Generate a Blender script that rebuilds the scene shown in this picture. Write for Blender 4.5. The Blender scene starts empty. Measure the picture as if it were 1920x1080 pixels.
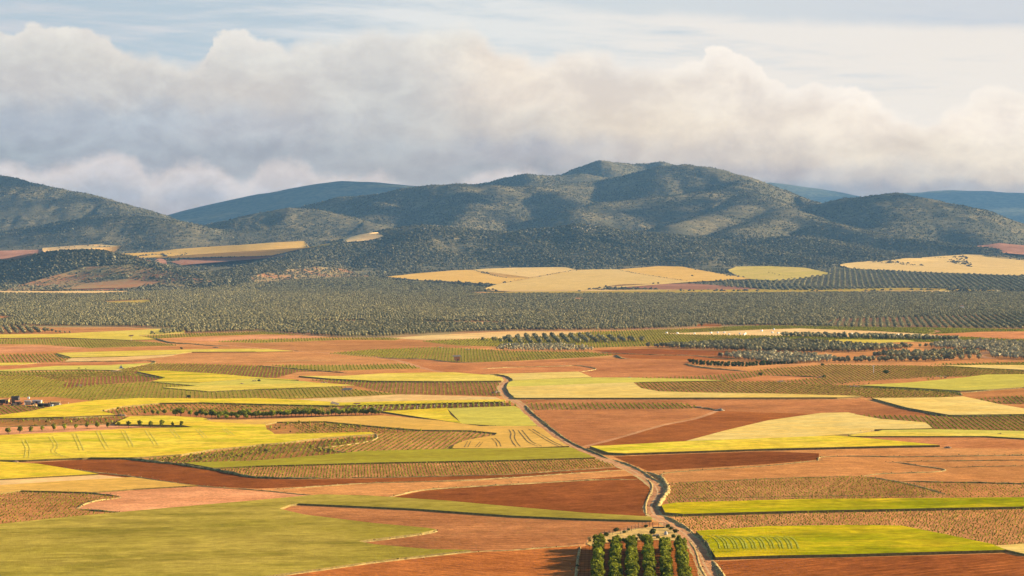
import bpy, math, random
import numpy as np
from mathutils import Vector, geometry
S = bpy.context.scene
COL = S.collection
RAD = math.radians

# ------------------------------------------------------------------ camera
CAM_H, FOC, HORIZ = 85.0, 3840.0, 472.0            # metres, pixels of a 1920 px wide frame
PITCH = math.atan((540 - HORIZ) / FOC)
cam_d = bpy.data.cameras.new("camera")
cam = bpy.data.objects.new("camera", cam_d)
COL.objects.link(cam)
cam.location = (0, 0, CAM_H)
cam.rotation_euler = (RAD(90) - PITCH, 0, 0)
cam_d.sensor_width = 36.0
cam_d.lens = 36.0 * FOC / 1920.0
cam_d.clip_start = 1.0
cam_d.clip_end = 80000.0
S.camera = cam
S.render.resolution_x, S.render.resolution_y = 1024, 576
S.view_settings.view_transform = 'Standard'
S.view_settings.look = 'None'
S.view_settings.gamma = 1.0
S.view_settings.exposure = 1.85
S.cycles.max_bounces = 4
S.cycles.diffuse_bounces = 2
S.cycles.volume_bounces = 1
S.cycles.transmission_bounces = 2

# ------------------------------------------------------------------ sun
SUN_EL, SUN_AZ = RAD(14.0), RAD(20.0)               # from the right, a little beyond the picture plane
sun_d = bpy.data.lights.new("sun", 'SUN')
sun_d.energy = 5.0
sun_d.angle = RAD(0.55)
sun_d.color = (1.0, 0.74, 0.43)
sun = bpy.data.objects.new("sun", sun_d)
COL.objects.link(sun)
sdir = Vector((math.cos(SUN_AZ) * math.cos(SUN_EL), math.sin(SUN_AZ) * math.cos(SUN_EL), math.sin(SUN_EL)))
sun.rotation_euler = sdir.to_track_quat('Z', 'Y').to_euler()

# ------------------------------------------------------------------ node helper
def lin(r, g, b):
    f = lambda c: (c / 255.0) / 12.92 if c <= 10 else (((c / 255.0) + 0.055) / 1.055) ** 2.4
    return (f(r), f(g), f(b), 1.0)

class NT:
    def __init__(self, tree):
        self.t = tree
        self.n = tree.nodes
        self.l = tree.links
    def new(self, typ, **kw):
        nd = self.n.new(typ)
        for k, v in kw.items():
            setattr(nd, k, v)
        return nd
    def put(self, sock, v):
        if v is None:
            return
        if isinstance(v, bpy.types.NodeSocket):
            self.l.new(v, sock)
        else:
            sock.default_value = v
    def math(self, op, a, b=None, c=None, clamp=False):
        nd = self.new('ShaderNodeMath', operation=op, use_clamp=clamp)
        self.put(nd.inputs[0], a); self.put(nd.inputs[1], b); self.put(nd.inputs[2], c)
        return nd.outputs[0]
    def mix(self, f, a, b, blend='MIX'):
        nd = self.new('ShaderNodeMix', data_type='RGBA', blend_type=blend)
        self.put(nd.inputs[0], f); self.put(nd.inputs[6], a); self.put(nd.inputs[7], b)
        return nd.outputs[2]
    def noise(self, vec, scale, detail=4, rough=0.55, dist=0.0, dim='3D'):
        nd = self.new('ShaderNodeTexNoise', noise_dimensions=dim)
        self.put(nd.inputs['Vector'], vec)
        nd.inputs['Scale'].default_value = scale
        nd.inputs['Detail'].default_value = detail
        nd.inputs['Roughness'].default_value = rough
        nd.inputs['Distortion'].default_value = dist
        return nd.outputs[0]
    def sstep(self, v, a, b, lo=0.0, hi=1.0):
        nd = self.new('ShaderNodeMapRange', interpolation_type='SMOOTHSTEP')
        self.put(nd.inputs[0], v); self.put(nd.inputs[1], a); self.put(nd.inputs[2], b)
        nd.inputs[3].default_value = lo; nd.inputs[4].default_value = hi
        return nd.outputs[0]
    def xyz(self, x, y, z=0.0):
        nd = self.new('ShaderNodeCombineXYZ')
        self.put(nd.inputs[0], x); self.put(nd.inputs[1], y); self.put(nd.inputs[2], z)
        return nd.outputs[0]
    def ramp(self, f, stops, interp='EASE'):
        nd = self.new('ShaderNodeValToRGB')
        self.put(nd.inputs[0], f)
        cr = nd.color_ramp
        cr.interpolation = interp
        while len(cr.elements) < len(stops):
            cr.elements.new(0.5)
        for e, (p, c) in zip(cr.elements, stops):
            e.position = p
        for e, (p, c) in zip(cr.elements, stops):
            e.color = c
        return nd.outputs[0]
    def curve(self, x, pts, x0, x1, y0, y1):
        """piecewise curve y(x) through pts"""
        nx = self.math('DIVIDE', self.math('SUBTRACT', x, x0), x1 - x0, clamp=True)
        nd = self.new('ShaderNodeFloatCurve')
        cm = nd.mapping
        c = cm.curves[0]
        P_ = [((px - x0) / (x1 - x0), (py - y0) / (y1 - y0)) for px, py in pts]
        c.points[0].location = P_[0]
        c.points[1].location = P_[-1]
        for p in P_[1:-1]:
            c.points.new(*p)
        cm.update()
        self.put(nd.inputs['Value'], nx)
        return self.math('MULTIPLY_ADD', nd.outputs[0], y1 - y0, y0)

# ------------------------------------------------------------------ world: Nishita sky with cloud banks
world = bpy.data.worlds.new("World")
S.world = world
world.use_nodes = True
W = NT(world.node_tree)
W.n.clear()
SKY_STR = 0.05
KSKY = 0.255 / SKY_STR                               # picture brightness of the cloud tones at this exposure
def build_world():
    out = W.new('ShaderNodeOutputWorld')
    bg = W.new('ShaderNodeBackground')
    bg.inputs[1].default_value = SKY_STR
    W.l.new(bg.outputs[0], out.inputs[0])
    sky = W.new('ShaderNodeTexSky', sky_type='NISHITA')
    sky.sun_disc = False
    sky.sun_elevation = SUN_EL
    sky.sun_rotation = math.pi / 2 - SUN_AZ
    sky.altitude = 800
    sky.air_density = 1.0
    sky.dust_density = 1.2
    tc = W.new('ShaderNodeTexCoord')
    sp = W.new('ShaderNodeSeparateXYZ')
    W.l.new(tc.outputs['Generated'], sp.inputs[0])
    X, Y, Z = sp.outputs
    az = W.math('MULTIPLY', W.math('ARCTAN2', X, Y), 3.84)
    el = W.math('MULTIPLY', W.math('ARCSINE', Z), 3.84)
    U0 = W.math('ADD', az, 0.96)                     # thousands of "pixels" of arc
    V0 = W.math('SUBTRACT', 0.472, el)
    vec = W.xyz(U0, V0)
    n1 = W.math('SUBTRACT', W.noise(vec, 9.0, 8, 0.66), 0.5)
    vec2 = W.xyz(W.math('ADD', U0, 7.3), V0)
    n2 = W.math('SUBTRACT', W.noise(vec2, 9.0, 8, 0.66), 0.5)
    U = W.math('MULTIPLY_ADD', n1, 0.085, U0)
    V = W.math('MULTIPLY_ADD', n2, 0.060, V0)
    # --- high thin cloud over pale blue
    hi_a = W.ramp(W.math('DIVIDE', U0, 1.92, clamp=True), [(0, lin(182, 201, 215)), (.3, lin(186, 204, 217)), (.6, lin(200, 213, 222)), (1, lin(196, 208, 221))])
    str_v = W.xyz(W.math('MULTIPLY', U0, 1.2), W.math('MULTIPLY_ADD', U0, -0.9, W.math('MULTIPLY', V0, 15.0)))
    cir = W.noise(str_v, 1.5, 7, 0.62, 0.35)
    cir2 = W.noise(W.xyz(W.math('MULTIPLY', U0, 2.4), W.math('MULTIPLY_ADD', U0, 1.5, W.math('MULTIPLY', V0, 26.0)), 3.1), 1.6, 7, 0.62, 0.3)
    circ = W.math('ADD', W.math('MULTIPLY', cir, .65), W.math('MULTIPLY', cir2, .35))
    cw = W.curve(U0, [(-1, .50), (.0, .50), (.35, .49), (.75, .46), (1.0, .40), (1.4, .36), (1.92, .34), (3, .4)], -1, 3, 0, 1)
    # upper edge of the creamy veil on the right
    veil_top = W.curve(U0, [(-1, -.2), (0, -.2), (.8, -.05), (1.1, .012), (1.35, .030), (1.6, .045), (1.92, .058), (3, .1)], -1, 3, -.3, .4)
    veil = W.sstep(W.math('SUBTRACT', W.math('MULTIPLY_ADD', n1, .03, V0), veil_top), -0.006, 0.022)
    m = W.sstep(W.math('SUBTRACT', circ, cw), -0.09, 0.17)
    m = W.math('MULTIPLY', m, W.math('MULTIPLY_ADD', veil, .7, .3))
    hi_c = W.ramp(W.math('DIVIDE', U0, 1.92, clamp=True), [(0, lin(212, 215, 221)), (.45, lin(226, 230, 231)), (.7, lin(236, 233, 229)), (1, lin(237, 233, 228))])
    high = W.mix(m, hi_a, hi_c)
    # low grey patch in the veil (right)
    # --- the cumulus bank
    top = [(-.6, .09), (-.2, .06), (0, .068), (.03, .073), (.062, .062), (.075, .051), (.1, .060), (.14, .057), (.17, .060), (.21, .078), (.24, .095), (.265, .098),
           (.30, .1), (.32, .11), (.38, .113), (.398, .098), (.405, .076), (.43, .059), (.46, .062), (.49, .075), (.52, .074), (.545, .086), (.565, .07), (.64, .062),
           (.70, .046), (.74, .052), (.80, .042), (.85, .034), (.90, .05), (.93, .072), (.96, .08), (.985, .084), (1.01, .10), (1.06, .09), (1.13, .086), (1.18, .108),
           (1.25, .116), (1.315, .112), (1.324, .084), (1.35, .083), (1.38, .095), (1.41, .114), (1.44, .138), (1.465, .160), (1.50, .169), (1.52, .161), (1.56, .158),
           (1.60, .164), (1.63, .178), (1.66, .205), (1.70, .217), (1.74, .225), (1.76, .205), (1.80, .192), (1.82, .176), (1.86, .170), (1.89, .175), (1.92, .182), (2.1, .19), (2.4, .12)]
    tp = W.curve(U, top, -.6, 2.4, 0, .5)
    soft = W.curve(U0, [(-.6, .02), (0, .010), (.2, .010), (.3, .03), (.38, .025), (.42, .008), (.5, .014), (.58, .035), (.9, .04), (1.0, .03), (1.2, .03), (1.33, .008), (1.62, .012), (1.72, .03), (1.84, .014), (2.4, .03)], -.6, 2.4, 0, .1)
    d = W.math('SUBTRACT', V, tp)
    mb = W.sstep(W.math('DIVIDE', d, soft), 0.0, 1.0)
    cols = {
        .040: [(222, 219, 216), (223, 220, 217), (225, 224, 222), (226, 223, 219), (232, 227, 220), (240, 233, 226), (252, 243, 236), (250, 240, 232), (245, 235, 228)],
        .110: [(217, 216, 215), (220, 217, 214), (222, 220, 218), (222, 220, 218), (240, 228, 217), (236, 229, 223), (250, 240, 232), (250, 240, 232), (245, 235, 228)],
        .170: [(206, 205, 207), (209, 208, 209), (215, 211, 209), (209, 209, 210), (234, 223, 214), (236, 226, 217), (240, 230, 222), (253, 243, 236), (238, 229, 221)],
        .235: [(181, 190, 203), (184, 192, 204), (192, 196, 205), (200, 202, 206), (216, 210, 206), (233, 221, 209), (239, 228, 218), (243, 231, 221), (246, 236, 228)],
        .290: [(170, 181, 194), (176, 185, 198), (175, 183, 195), (183, 189, 198), (184, 187, 197), (208, 203, 203), (219, 211, 206), (230, 220, 211), (238, 228, 218)],
        .330: [(174, 184, 198), (180, 187, 200), (176, 183, 195), (181, 187, 197), (172, 180, 192), (176, 182, 194), (190, 190, 198), (208, 204, 204), (224, 216, 210)],
        .362: [(180, 188, 202), (184, 190, 203), (182, 188, 201), (186, 191, 200), (174, 182, 196), (166, 176, 192), (158, 172, 190), (178, 184, 197), (190, 192, 200)],
        .400: [(184, 190, 204), (186, 192, 204), (186, 192, 204), (186, 192, 202), (176, 184, 198), (160, 174, 192), (150, 168, 188), (158, 172, 190), (152, 170, 190)],
    }
    rows = sorted(cols)
    un = W.math('DIVIDE', W.math('ADD', W.math('MULTIPLY_ADD', n1, .12, U0), .12), 2.16, clamp=True)
    vv = W.math('MULTIPLY_ADD', n2, 0.085, V0)
    cur = None
    for i, r in enumerate(rows):
        stops = [((k * .24 + .12) / 2.16, lin(*c)) for k, c in enumerate(cols[r])]
        c = W.ramp(un, stops)
        cur = c if cur is None else W.mix(W.sstep(vv, rows[i - 1], r), cur, c)
    # puffs: billowy relief inside the bank
    pf = W.noise(W.xyz(W.math('MULTIPLY', U0, 1.0), W.math('MULTIPLY', V0, 1.5), 1.7), 6.5, 8, 0.60, 0.55)
    pf2 = W.noise(W.xyz(U0, W.math('MULTIPLY', V0, 1.6), 5.2), 18.0, 9, 0.66, 0.3)
    pp = W.math('ADD', W.math('MULTIPLY', pf, .62), W.math('MULTIPLY', pf2, .38))
    relief = W.sstep(pp, 0.34, 0.66, 0.88, 1.10)
    bank = W.mix(1.0, cur, W.xyz(relief, relief, W.math('MULTIPLY_ADD', relief, .8, .2)), 'MULTIPLY')
    # bright sunlit rims along the tops
    rim = W.math('MULTIPLY', W.math('SUBTRACT', 1.0, W.sstep(d, 0.0, 0.05)), W.sstep(U0, -0.2, 1.5, .25, 1.0))
    bank = W.mix(W.math('MULTIPLY', rim, .75), bank, lin(255, 246, 238))
    # --- bright gap under the bank on the left
    base = [(-.6, .32), (0, .306), (.06, .318), (.13, .314), (.2, .292), (.24, .288), (.28, .318), (.30, .326), (.34, .306), (.4, .309), (.43, .328), (.46, .340), (.5, .312),
            (.56, .308), (.6, .32), (.64, .326), (.68, .33), (.7, .322), (.73, .336), (.78, .352), (.83, .345), (.88, .330), (.92, .322), (.99, .318), (1.03, .323), (1.06, .345), (1.12, .42), (2.4, .45)]
    bp = W.curve(W.math('MULTIPLY_ADD', n2, .06, U0), base, -.6, 2.4, 0, .5)
    db = W.math('SUBTRACT', W.math('MULTIPLY_ADD', n1, 0.075, V0), bp)
    gapm = W.sstep(db, -0.012, 0.022)
    gap = W.ramp(W.math('DIVIDE', db, .10, clamp=True), [(0, lin(218, 214, 216)), (.35, lin(204, 205, 212)), (.7, lin(184, 191, 204)), (1, lin(180, 187, 202))])
    gn = W.sstep(pf2, .35, .65, .93, 1.05)
    gap = W.mix(1.0, gap, W.xyz(gn, gn, gn), 'MULTIPLY')
    bank = W.mix(1.0, bank, (.975, 1.0, 1.0, 1), 'MULTIPLY')
    low = W.mix(gapm, bank, gap)
    view = W.mix(mb, high, low)
    # tone of the clouds before the air in front of them is added
    aR = W.curve(V0, [(-.2, .05), (.0375, .057), (.1125, .068), (.1875, .081), (.2625, .103), (.32, .131), (.40, .18), (.5, .25)], -.2, .5, 0, 1)
    tR = W.curve(V0, [(-.2, .58), (.0375, .566), (.1125, .547), (.1875, .519), (.2625, .474), (.32, .418), (.40, .35), (.5, .28)], -.2, .5, 0, 1)
    sub = W.mix(1.0, view, W.xyz(aR, W.math('MULTIPLY', aR, 1.83), W.math('MULTIPLY', aR, 2.65)), 'SUBTRACT')
    q = W.math('DIVIDE', .5 * KSKY, tR)
    sc = W.mix(1.0, sub, W.xyz(W.math('MULTIPLY', q, 1.46), W.math('MULTIPLY', q, 1.457), W.math('MULTIPLY', q, 1.459)), 'MULTIPLY')
    # --- the rest of the sky dome: broken cloud over the Nishita blue
    dome_n = W.noise(W.xyz(W.math('DIVIDE', X, W.math('ADD', Z, .15)), W.math('DIVIDE', Y, W.math('ADD', Z, .15))), 0.8, 6, 0.6, 0.2)
    dome = W.mix(W.sstep(dome_n, .48, .68, 0, .55), sky.outputs[0], (1.2, 1.25, 1.4, 1))
    zone = W.math('MULTIPLY', W.sstep(W.math('ABSOLUTE', W.math('SUBTRACT', U0, .96)), 1.3, 2.6, 1, 0), W.sstep(el, .55, 1.1, 1, 0))
    fin = W.mix(zone, dome, sc)
    W.l.new(fin, bg.inputs[0])
build_world()
world.cycles.sampling_method = 'MANUAL'
world.cycles.sample_map_resolution = 512

# ------------------------------------------------------------------ materials
def mat(name, build, translucent=0.0, rough=0.9, spec=0.1):
    m = bpy.data.materials.new(name)
    m.use_nodes = True
    T = NT(m.node_tree)
    T.n.clear()
    out = T.new('ShaderNodeOutputMaterial')
    bs = T.new('ShaderNodeBsdfPrincipled')
    bs.inputs['Roughness'].default_value = rough
    bs.inputs['Specular IOR Level'].default_value = spec
    r = build(T)
    colr, bump = r if isinstance(r, tuple) and not isinstance(r[0], (int, float)) else (r, None)
    T.put(bs.inputs['Base Color'], colr)
    if bump is not None:
        T.put(bs.inputs['Normal'], bump)
    if translucent:
        tr = T.new('ShaderNodeBsdfTranslucent')
        T.put(tr.inputs[0], colr)
        mx = T.new('ShaderNodeMixShader')
        mx.inputs[0].default_value = translucent
        T.l.new(bs.outputs[0], mx.inputs[1]); T.l.new(tr.outputs[0], mx.inputs[2])
        T.l.new(mx.outputs[0], out.inputs[0])
    else:
        T.l.new(bs.outputs[0], out.inputs[0])
    return m

def pos(T):
    return T.new('ShaderNodeNewGeometry').outputs['Position']
def rot(T, v, ang, sx=1.0, sy=1.0):
    """world XY turned by ang and stretched: x' runs along the working direction"""
    vr = T.new('ShaderNodeVectorRotate', rotation_type='Z_AXIS')
    T.put(vr.inputs['Vector'], v)
    T.put(vr.inputs['Angle'], ang if isinstance(ang, bpy.types.NodeSocket) else -ang)
    vm = T.new('ShaderNodeVectorMath', operation='MULTIPLY')
    T.l.new(vr.outputs[0], vm.inputs[0])
    vm.inputs[1].default_value = (sx, sy, 0)
    return vm.outputs[0]
def bumpn(T, h, strength, dist):
    b = T.new('ShaderNodeBump')
    b.inputs['Strength'].default_value = strength
    b.inputs['Distance'].default_value = dist
    T.put(b.inputs['Height'], h)
    return b.outputs[0]
def rnd(T):
    return T.new('ShaderNodeObjectInfo').outputs['Random']

def soil_mat(name, a, b, c, base_ang, weeds=0.0, furrow=1.0):
    """ploughed earth: broad tone patches, furrows along ang, clods"""
    def bld(T):
        p = pos(T)
        ang = T.math('MULTIPLY_ADD', T.math('FRACT', T.math('MULTIPLY', rnd(T), 7.31)), 1.3, -(base_ang + .65))
        big = T.noise(p, 0.006, 5, 0.6, 0.4)
        col = T.mix(T.sstep(big, .36, .64), a, b)
        med = T.noise(rot(T, p, ang, .010, .035), 1.0, 5, .6, .3)
        col = T.mix(T.sstep(med, .42, .70, 0, .5), col, c)
        st = T.noise(rot(T, p, ang, .10, .65), 1.0, 4, .65, .15)
        k = T.sstep(st, .32, .68, 1 - .20 * furrow, 1 + .18 * furrow)
        cl = T.math('MULTIPLY', T.sstep(T.noise(p, .9, 3, .8), .3, .7, .78, 1.22), T.sstep(T.noise(p, .12, 5, .7), .32, .68, .86, 1.14))
        spx = T.new('ShaderNodeSeparateXYZ'); T.put(spx.inputs[0], rot(T, p, ang))
        wv = T.math('SINE', T.math('ADD', T.math('MULTIPLY', spx.outputs[1], 1.55), T.math('MULTIPLY', T.noise(p, .03, 3), 9.0)))
        wv = T.math('MULTIPLY_ADD', T.math('MULTIPLY', wv, T.sstep(T.noise(p, .008, 3), .4, .62)), .11 * furrow, 1.0)
        tone2 = T.sstep(T.noise(p, .018, 5, .65, .5), .33, .67, .86, 1.13)
        k2 = T.math('MULTIPLY', T.math('MULTIPLY', k, cl), T.math('MULTIPLY', wv, tone2))
        col = T.mix(1.0, col, T.xyz(k2, k2, k2), 'MULTIPLY')
        tone = T.sstep(rnd(T), 0, 1, .84, 1.16)
        col = T.mix(1.0, col, T.xyz(tone, tone, tone), 'MULTIPLY')
        if weeds:
            w = T.sstep(T.noise(p, .33, 5, .75), .56, .66, 0, weeds)
            w = T.math('MULTIPLY', w, T.sstep(T.noise(p, .012, 3, .5), .42, .58))
            col = T.mix(w, col, (.30, .27, .09, 1))
        h = T.math('ADD', T.math('MULTIPLY', st, .8), T.math('MULTIPLY', T.noise(p, 1.1, 2, .7), .4))
        return col, bumpn(T, h, .5, .6)
    return mat(name, bld, rough=1.0, spec=0.0)

def crop_mat(name, a, b, c, ang, contrast=1.0, tr=.25):
    """standing cereal: patches a/b, drill streaks to c, fine ears"""
    def bld(T):
        p = pos(T)
        big = T.noise(p, .009, 5, .6, .6)
        col = T.mix(T.sstep(big, .38, .62), a, b)
        med = T.math('ADD', T.math('MULTIPLY', T.noise(rot(T, p, ang, .014, .05), 1.0, 6, .62, .5), .6), T.math('MULTIPLY', T.noise(rot(T, p, ang, .06, .11), 1.0, 5, .7, .3), .4))
        col = T.mix(T.sstep(med, .45, .64, 0, .85 * contrast), col, c)
        fine = T.noise(rot(T, p, ang, .09, .8), 1.0, 5, .7, .2)
        gr = T.sstep(T.noise(p, .22, 5, .75), .30, .70, 1 - .17 * contrast, 1 + .13 * contrast)
        pa = T.sstep(T.noise(rot(T, p, ang, .03, .045), 1.0, 5, .65, .8), .34, .66, 1 - .13 * contrast, 1 + .09 * contrast)
        gr = T.math('MULTIPLY', gr, pa)
        k = T.math('MULTIPLY', gr, T.sstep(fine, .3, .7, 1 - .2 * contrast, 1 + .14 * contrast))
        col = T.mix(1.0, col, T.xyz(k, k, k), 'MULTIPLY')
        tone = T.sstep(rnd(T), 0, 1, .93, 1.06)
        col = T.mix(1.0, col, T.xyz(tone, tone, T.math('MULTIPLY', tone, tone)), 'MULTIPLY')
        return col, bumpn(T, T.math('ADD', fine, T.noise(p, 1.3, 2, .7)), .45, .35)
    return mat(name, bld, translucent=tr, rough=1.0, spec=0.0)

def plain_mat(name, colr, var=.25, scale=1.0, rough=.85, spec=.15, tr=0.0, rndvar=.0):
    def bld(T):
        n = T.sstep(T.noise(pos(T), scale, 4, .65), .3, .7, 1 - var, 1 + var)
        if rndvar:
            n = T.math('MULTIPLY', n, T.sstep(rnd(T), 0, 1, 1 - rndvar, 1 + rndvar))
        return T.mix(1.0, (*colr, 1), T.xyz(n, n, n), 'MULTIPLY')
    return mat(name, bld, translucent=tr, rough=rough, spec=spec)

E = 1.0
M = {
 'soil_a': soil_mat('red_earth', (0.431, 0.196, 0.064, 1), (0.512, 0.252, 0.091, 1), (0.361, 0.151, 0.045, 1), .1, .5),
 'soil_o': soil_mat('orange_earth', (.31, .108, .026, 1), (.38, .135, .036, 1), (.25, .080, .018, 1), .05, 0),
 'soil_d': soil_mat('dark_ploughed_earth', (0.384, 0.156, 0.056, 1), (0.492, 0.216, 0.081, 1), (0.276, 0.105, 0.034, 1), .06, .25),
 'soil_dd': soil_mat('freshly_turned_earth', (0.223, 0.071, 0.017, 1), (0.284, 0.097, 0.025, 1), (0.149, 0.045, 0.013, 1), .03, 0, 1.3),
 'soil_p': soil_mat('pale_dry_earth', (.52, .235, .105, 1), (.60, .29, .14, 1), (.46, .19, .08, 1), .08, .1, .5),
 'soil_v': soil_mat('vineyard_earth', (0.435, 0.205, 0.077, 1), (0.370, 0.164, 0.055, 1), (0.510, 0.256, 0.099, 1), 1.3, .35, .7),
 'soil_b': soil_mat('weedy_earth', (0.363, 0.167, 0.055, 1), (0.330, 0.178, 0.050, 1), (0.418, 0.155, 0.050, 1), .1, .9, .8),
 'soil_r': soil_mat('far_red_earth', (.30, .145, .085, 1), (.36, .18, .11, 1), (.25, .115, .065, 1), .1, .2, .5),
 'wheat_y': crop_mat('ripening_wheat', (0.800, 0.620, 0.090, 1), (0.840, 0.700, 0.150, 1), (0.700, 0.600, 0.060, 1), .1),
 'wheat_yg': crop_mat('yellow_green_barley', (.86, .63, .05, 1), (.88, .70, .08, 1), (.56, .55, .02, 1), .15, 1.2),
 'wheat_p': crop_mat('pale_ripe_wheat', (0.860, 0.660, 0.203, 1), (0.840, 0.680, 0.247, 1), (0.860, 0.600, 0.120, 1), .1, .8),
 'wheat_t': crop_mat('tan_ripe_barley', (0.814, 0.515, 0.121, 1), (0.858, 0.560, 0.147, 1), (0.726, 0.448, 0.113, 1), .1, .7),
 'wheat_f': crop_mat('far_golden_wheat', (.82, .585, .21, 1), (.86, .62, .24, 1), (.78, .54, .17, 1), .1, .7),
 'track_green': plain_mat('green_ruts', (.30, .32, .004), .4, .5),
 'yard': plain_mat('dry_yard_grass', (.50, .34, .10), .4, .5),
 'path_mid': plain_mat('track_crown', (.46, .30, .15), .3, .8),
 'track_tan': plain_mat('dark_ruts', (.13, .09, .03), .3, .5),
 'stub': crop_mat('pale_stubble', (0.754, 0.510, 0.216, 1), (0.736, 0.561, 0.252, 1), (0.699, 0.425, 0.168, 1), .05, .9, .1),
 'green': crop_mat('green_cereal', (0.400, 0.370, 0.034, 1), (0.460, 0.420, 0.045, 1), (0.360, 0.300, 0.030, 1), .05, .8),
 'green_b': crop_mat('bright_green_wheat', (.33, .36, .001, 1), (.44, .42, .003, 1), (.72, .56, .015, 1), .1, 1.3),
 'green_o': crop_mat('olive_green_oats', (.375, .320, .045, 1), (.52, .42, .08, 1), (.27, .24, .03, 1), .12, 1.05),
 'green_p': crop_mat('pale_green_oats', (0.630, 0.594, 0.120, 1), (0.672, 0.616, 0.114, 1), (0.735, 0.638, 0.096, 1), .1, .8),
 'vine_g': crop_mat('vineyard_floor_green', (0.420, 0.330, 0.056, 1), (0.470, 0.360, 0.068, 1), (0.500, 0.270, 0.075, 1), 1.3, 1.0, .1),
 'path': soil_mat('pale_dirt_track', (.50, .255, .125, 1), (.58, .32, .16, 1), (.43, .20, .09, 1), 1.4, .05, .5),
 'path_edge': plain_mat('dry_verge', (.42, .31, .12), .3, .6),
 'verge': plain_mat('grass_bank', (.20, .17, .06), .6, .4),
 'verge_p': plain_mat('dry_grass_bank', (.36, .27, .10), .45, .4),
 'edge': plain_mat('crop_stalks', (.20, .16, .05), .3, 1.0),
 'track': plain_mat('wheel_ruts', (.60, .50, .05), .3, .5),
 'olive': plain_mat('olive_leaves', (.215, .198, .100), .35, .8, .7, .04, .12, .35),
 'olive_p': plain_mat('young_olive_leaves', (.33, .30, .18), .30, .8, .7, .04, .12, .30),
 'leaf': plain_mat('fruit_tree_leaves', (.20, .225, .016), .55, 1.1, .6, .04, .30, .25),
 'leaf_d': plain_mat('dark_bush_leaves', (.065, .085, .022), .4, 1.0, .7, .04, .2, .3),
 'vine': plain_mat('vine_leaves', (.29, .29, .03), .4, 1.0, .7, .04, .3, .4),
 'scrub': plain_mat('holm_oak_leaves', (.105, .104, .066), .35, .3, .8, .04, .08, .45),
 'scrub_o': plain_mat('far_olive_leaves', (.20, .19, .12), .3, .3, .8, .04, .1, .35),
 'bark': plain_mat('bark', (.10, .07, .05), .3, 4, .9),
 'wood': plain_mat('weathered_wood', (.16, .12, .09), .3, 3, .85),
 'white': plain_mat('white_render', (.78, .76, .72), .08, .6, .7),
 'metal': plain_mat('grey_metal', (.35, .36, .37), .15, 1, .5, .5),
 'metal_d': plain_mat('dark_metal', (.05, .045, .04), .3, 1, .6, .4),
 'rust': plain_mat('rusty_sheet', (.26, .11, .06), .4, 1.2, .8),
 'clay': plain_mat('clay_render', (.58, .25, .12), .15, 1.0, .9),
 'tile': plain_mat('roof_sheet', (.20, .17, .14), .3, 1.5, .8),
 'stone': plain_mat('field_stone', (.30, .22, .15), .45, 1.2, .9),
 'rock': plain_mat('pale_rock', (.40, .34, .25), .3, .2, .9, 0),
 'plastic': plain_mat('white_wrap', (.86, .86, .86), .04, 1, .4, .4),
 'blue': plain_mat('blue_sheet', (.25, .36, .46), .1, 1, .5, .4),
 'post': plain_mat('concrete_post', (.72, .64, .54), .12, 2, .8),
}
def hill_mat():
    def bld(T):
        p = pos(T)
        big = T.noise(p, .0016, 5, .6, .5)
        mid = T.noise(p, .010, 6, .68, .5)
        sm = T.noise(rot(T, p, 0.0, 1, 1), .055, 6, .72)
        grass = T.mix(T.sstep(mid, .35, .65), (.165, .150, .095, 1), (.215, .185, .108, 1))
        cov = T.math('ADD', T.math('MULTIPLY', mid, .5), T.math('ADD', T.math('MULTIPLY', sm, .75), T.math('MULTIPLY', big, .25)))
        m = T.sstep(cov, .70, .82, 0, .92)
        m = T.math('SUBTRACT', 1.0, m)
        col = T.mix(m, grass, (.112, .112, .078, 1))
        return col, bumpn(T, T.math('ADD', T.math('MULTIPLY', m, 1.0), sm), .8, 5.0)
    return mat('scrub_hillside', bld, rough=1.0, spec=0.0)
M['hill'] = hill_mat()
def far_hill_mat():
    def bld(T):
        p = pos(T)
        sm = T.noise(p, .02, 6, .7)
        return T.mix(T.sstep(sm, .4, .6), (.05, .06, .035, 1), (.10, .105, .06, 1)), bumpn(T, sm, .6, 10)
    return mat('wooded_far_slope', bld, rough=1.0, spec=0.0)
M['hill_far'] = far_hill_mat()
def grove_mat():
    def bld(T):
        p = pos(T)
        a = T.noise(p, .008, 5, .6, .5)
        s = T.noise(p, .07, 5, .7)
        col = T.mix(T.sstep(a, .42, .58), (.28, .215, .10, 1), (.36, .165, .075, 1))
        col = T.mix(T.sstep(s, .42, .6, 0, .5), col, (.36, .28, .13, 1))
        return col, bumpn(T, s, .4, 1.0)
    return mat('olive_grove_earth', bld, rough=1.0, spec=0.0)
M['grove'] = grove_mat()

def orchard_soil():
    def bld(T):
        p = pos(T)
        n = T.noise(p, .5, 4, .7)
        col = T.mix(T.sstep(n, .35, .65), (.30, .105, .026, 1), (.37, .135, .037, 1))
        sp = T.new('ShaderNodeSeparateXYZ'); T.put(sp.inputs[0], p)
        wob = T.math('MULTIPLY', T.noise(p, .15, 3, .6), 2.2)
        ly = T.math('SINE', T.math('MULTIPLY', T.math('ADD', sp.outputs[1], wob), 2 * math.pi / 4.3))
        lx = T.math('SINE', T.math('MULTIPLY', T.math('ADD', sp.outputs[0], T.math('MULTIPLY', sp.outputs[1], -.043)), 2 * math.pi / 1.1))
        k = T.math('MULTIPLY', T.sstep(ly, .55, .95, 1, .62), T.sstep(lx, .6, .98, 1, .75))
        return T.mix(1.0, col, T.xyz(k, k, k), 'MULTIPLY'), bumpn(T, n, .4, .4)
    return mat('harrowed_orchard_earth', bld, rough=1.0, spec=0.0)
M['orchard'] = orchard_soil()
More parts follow.
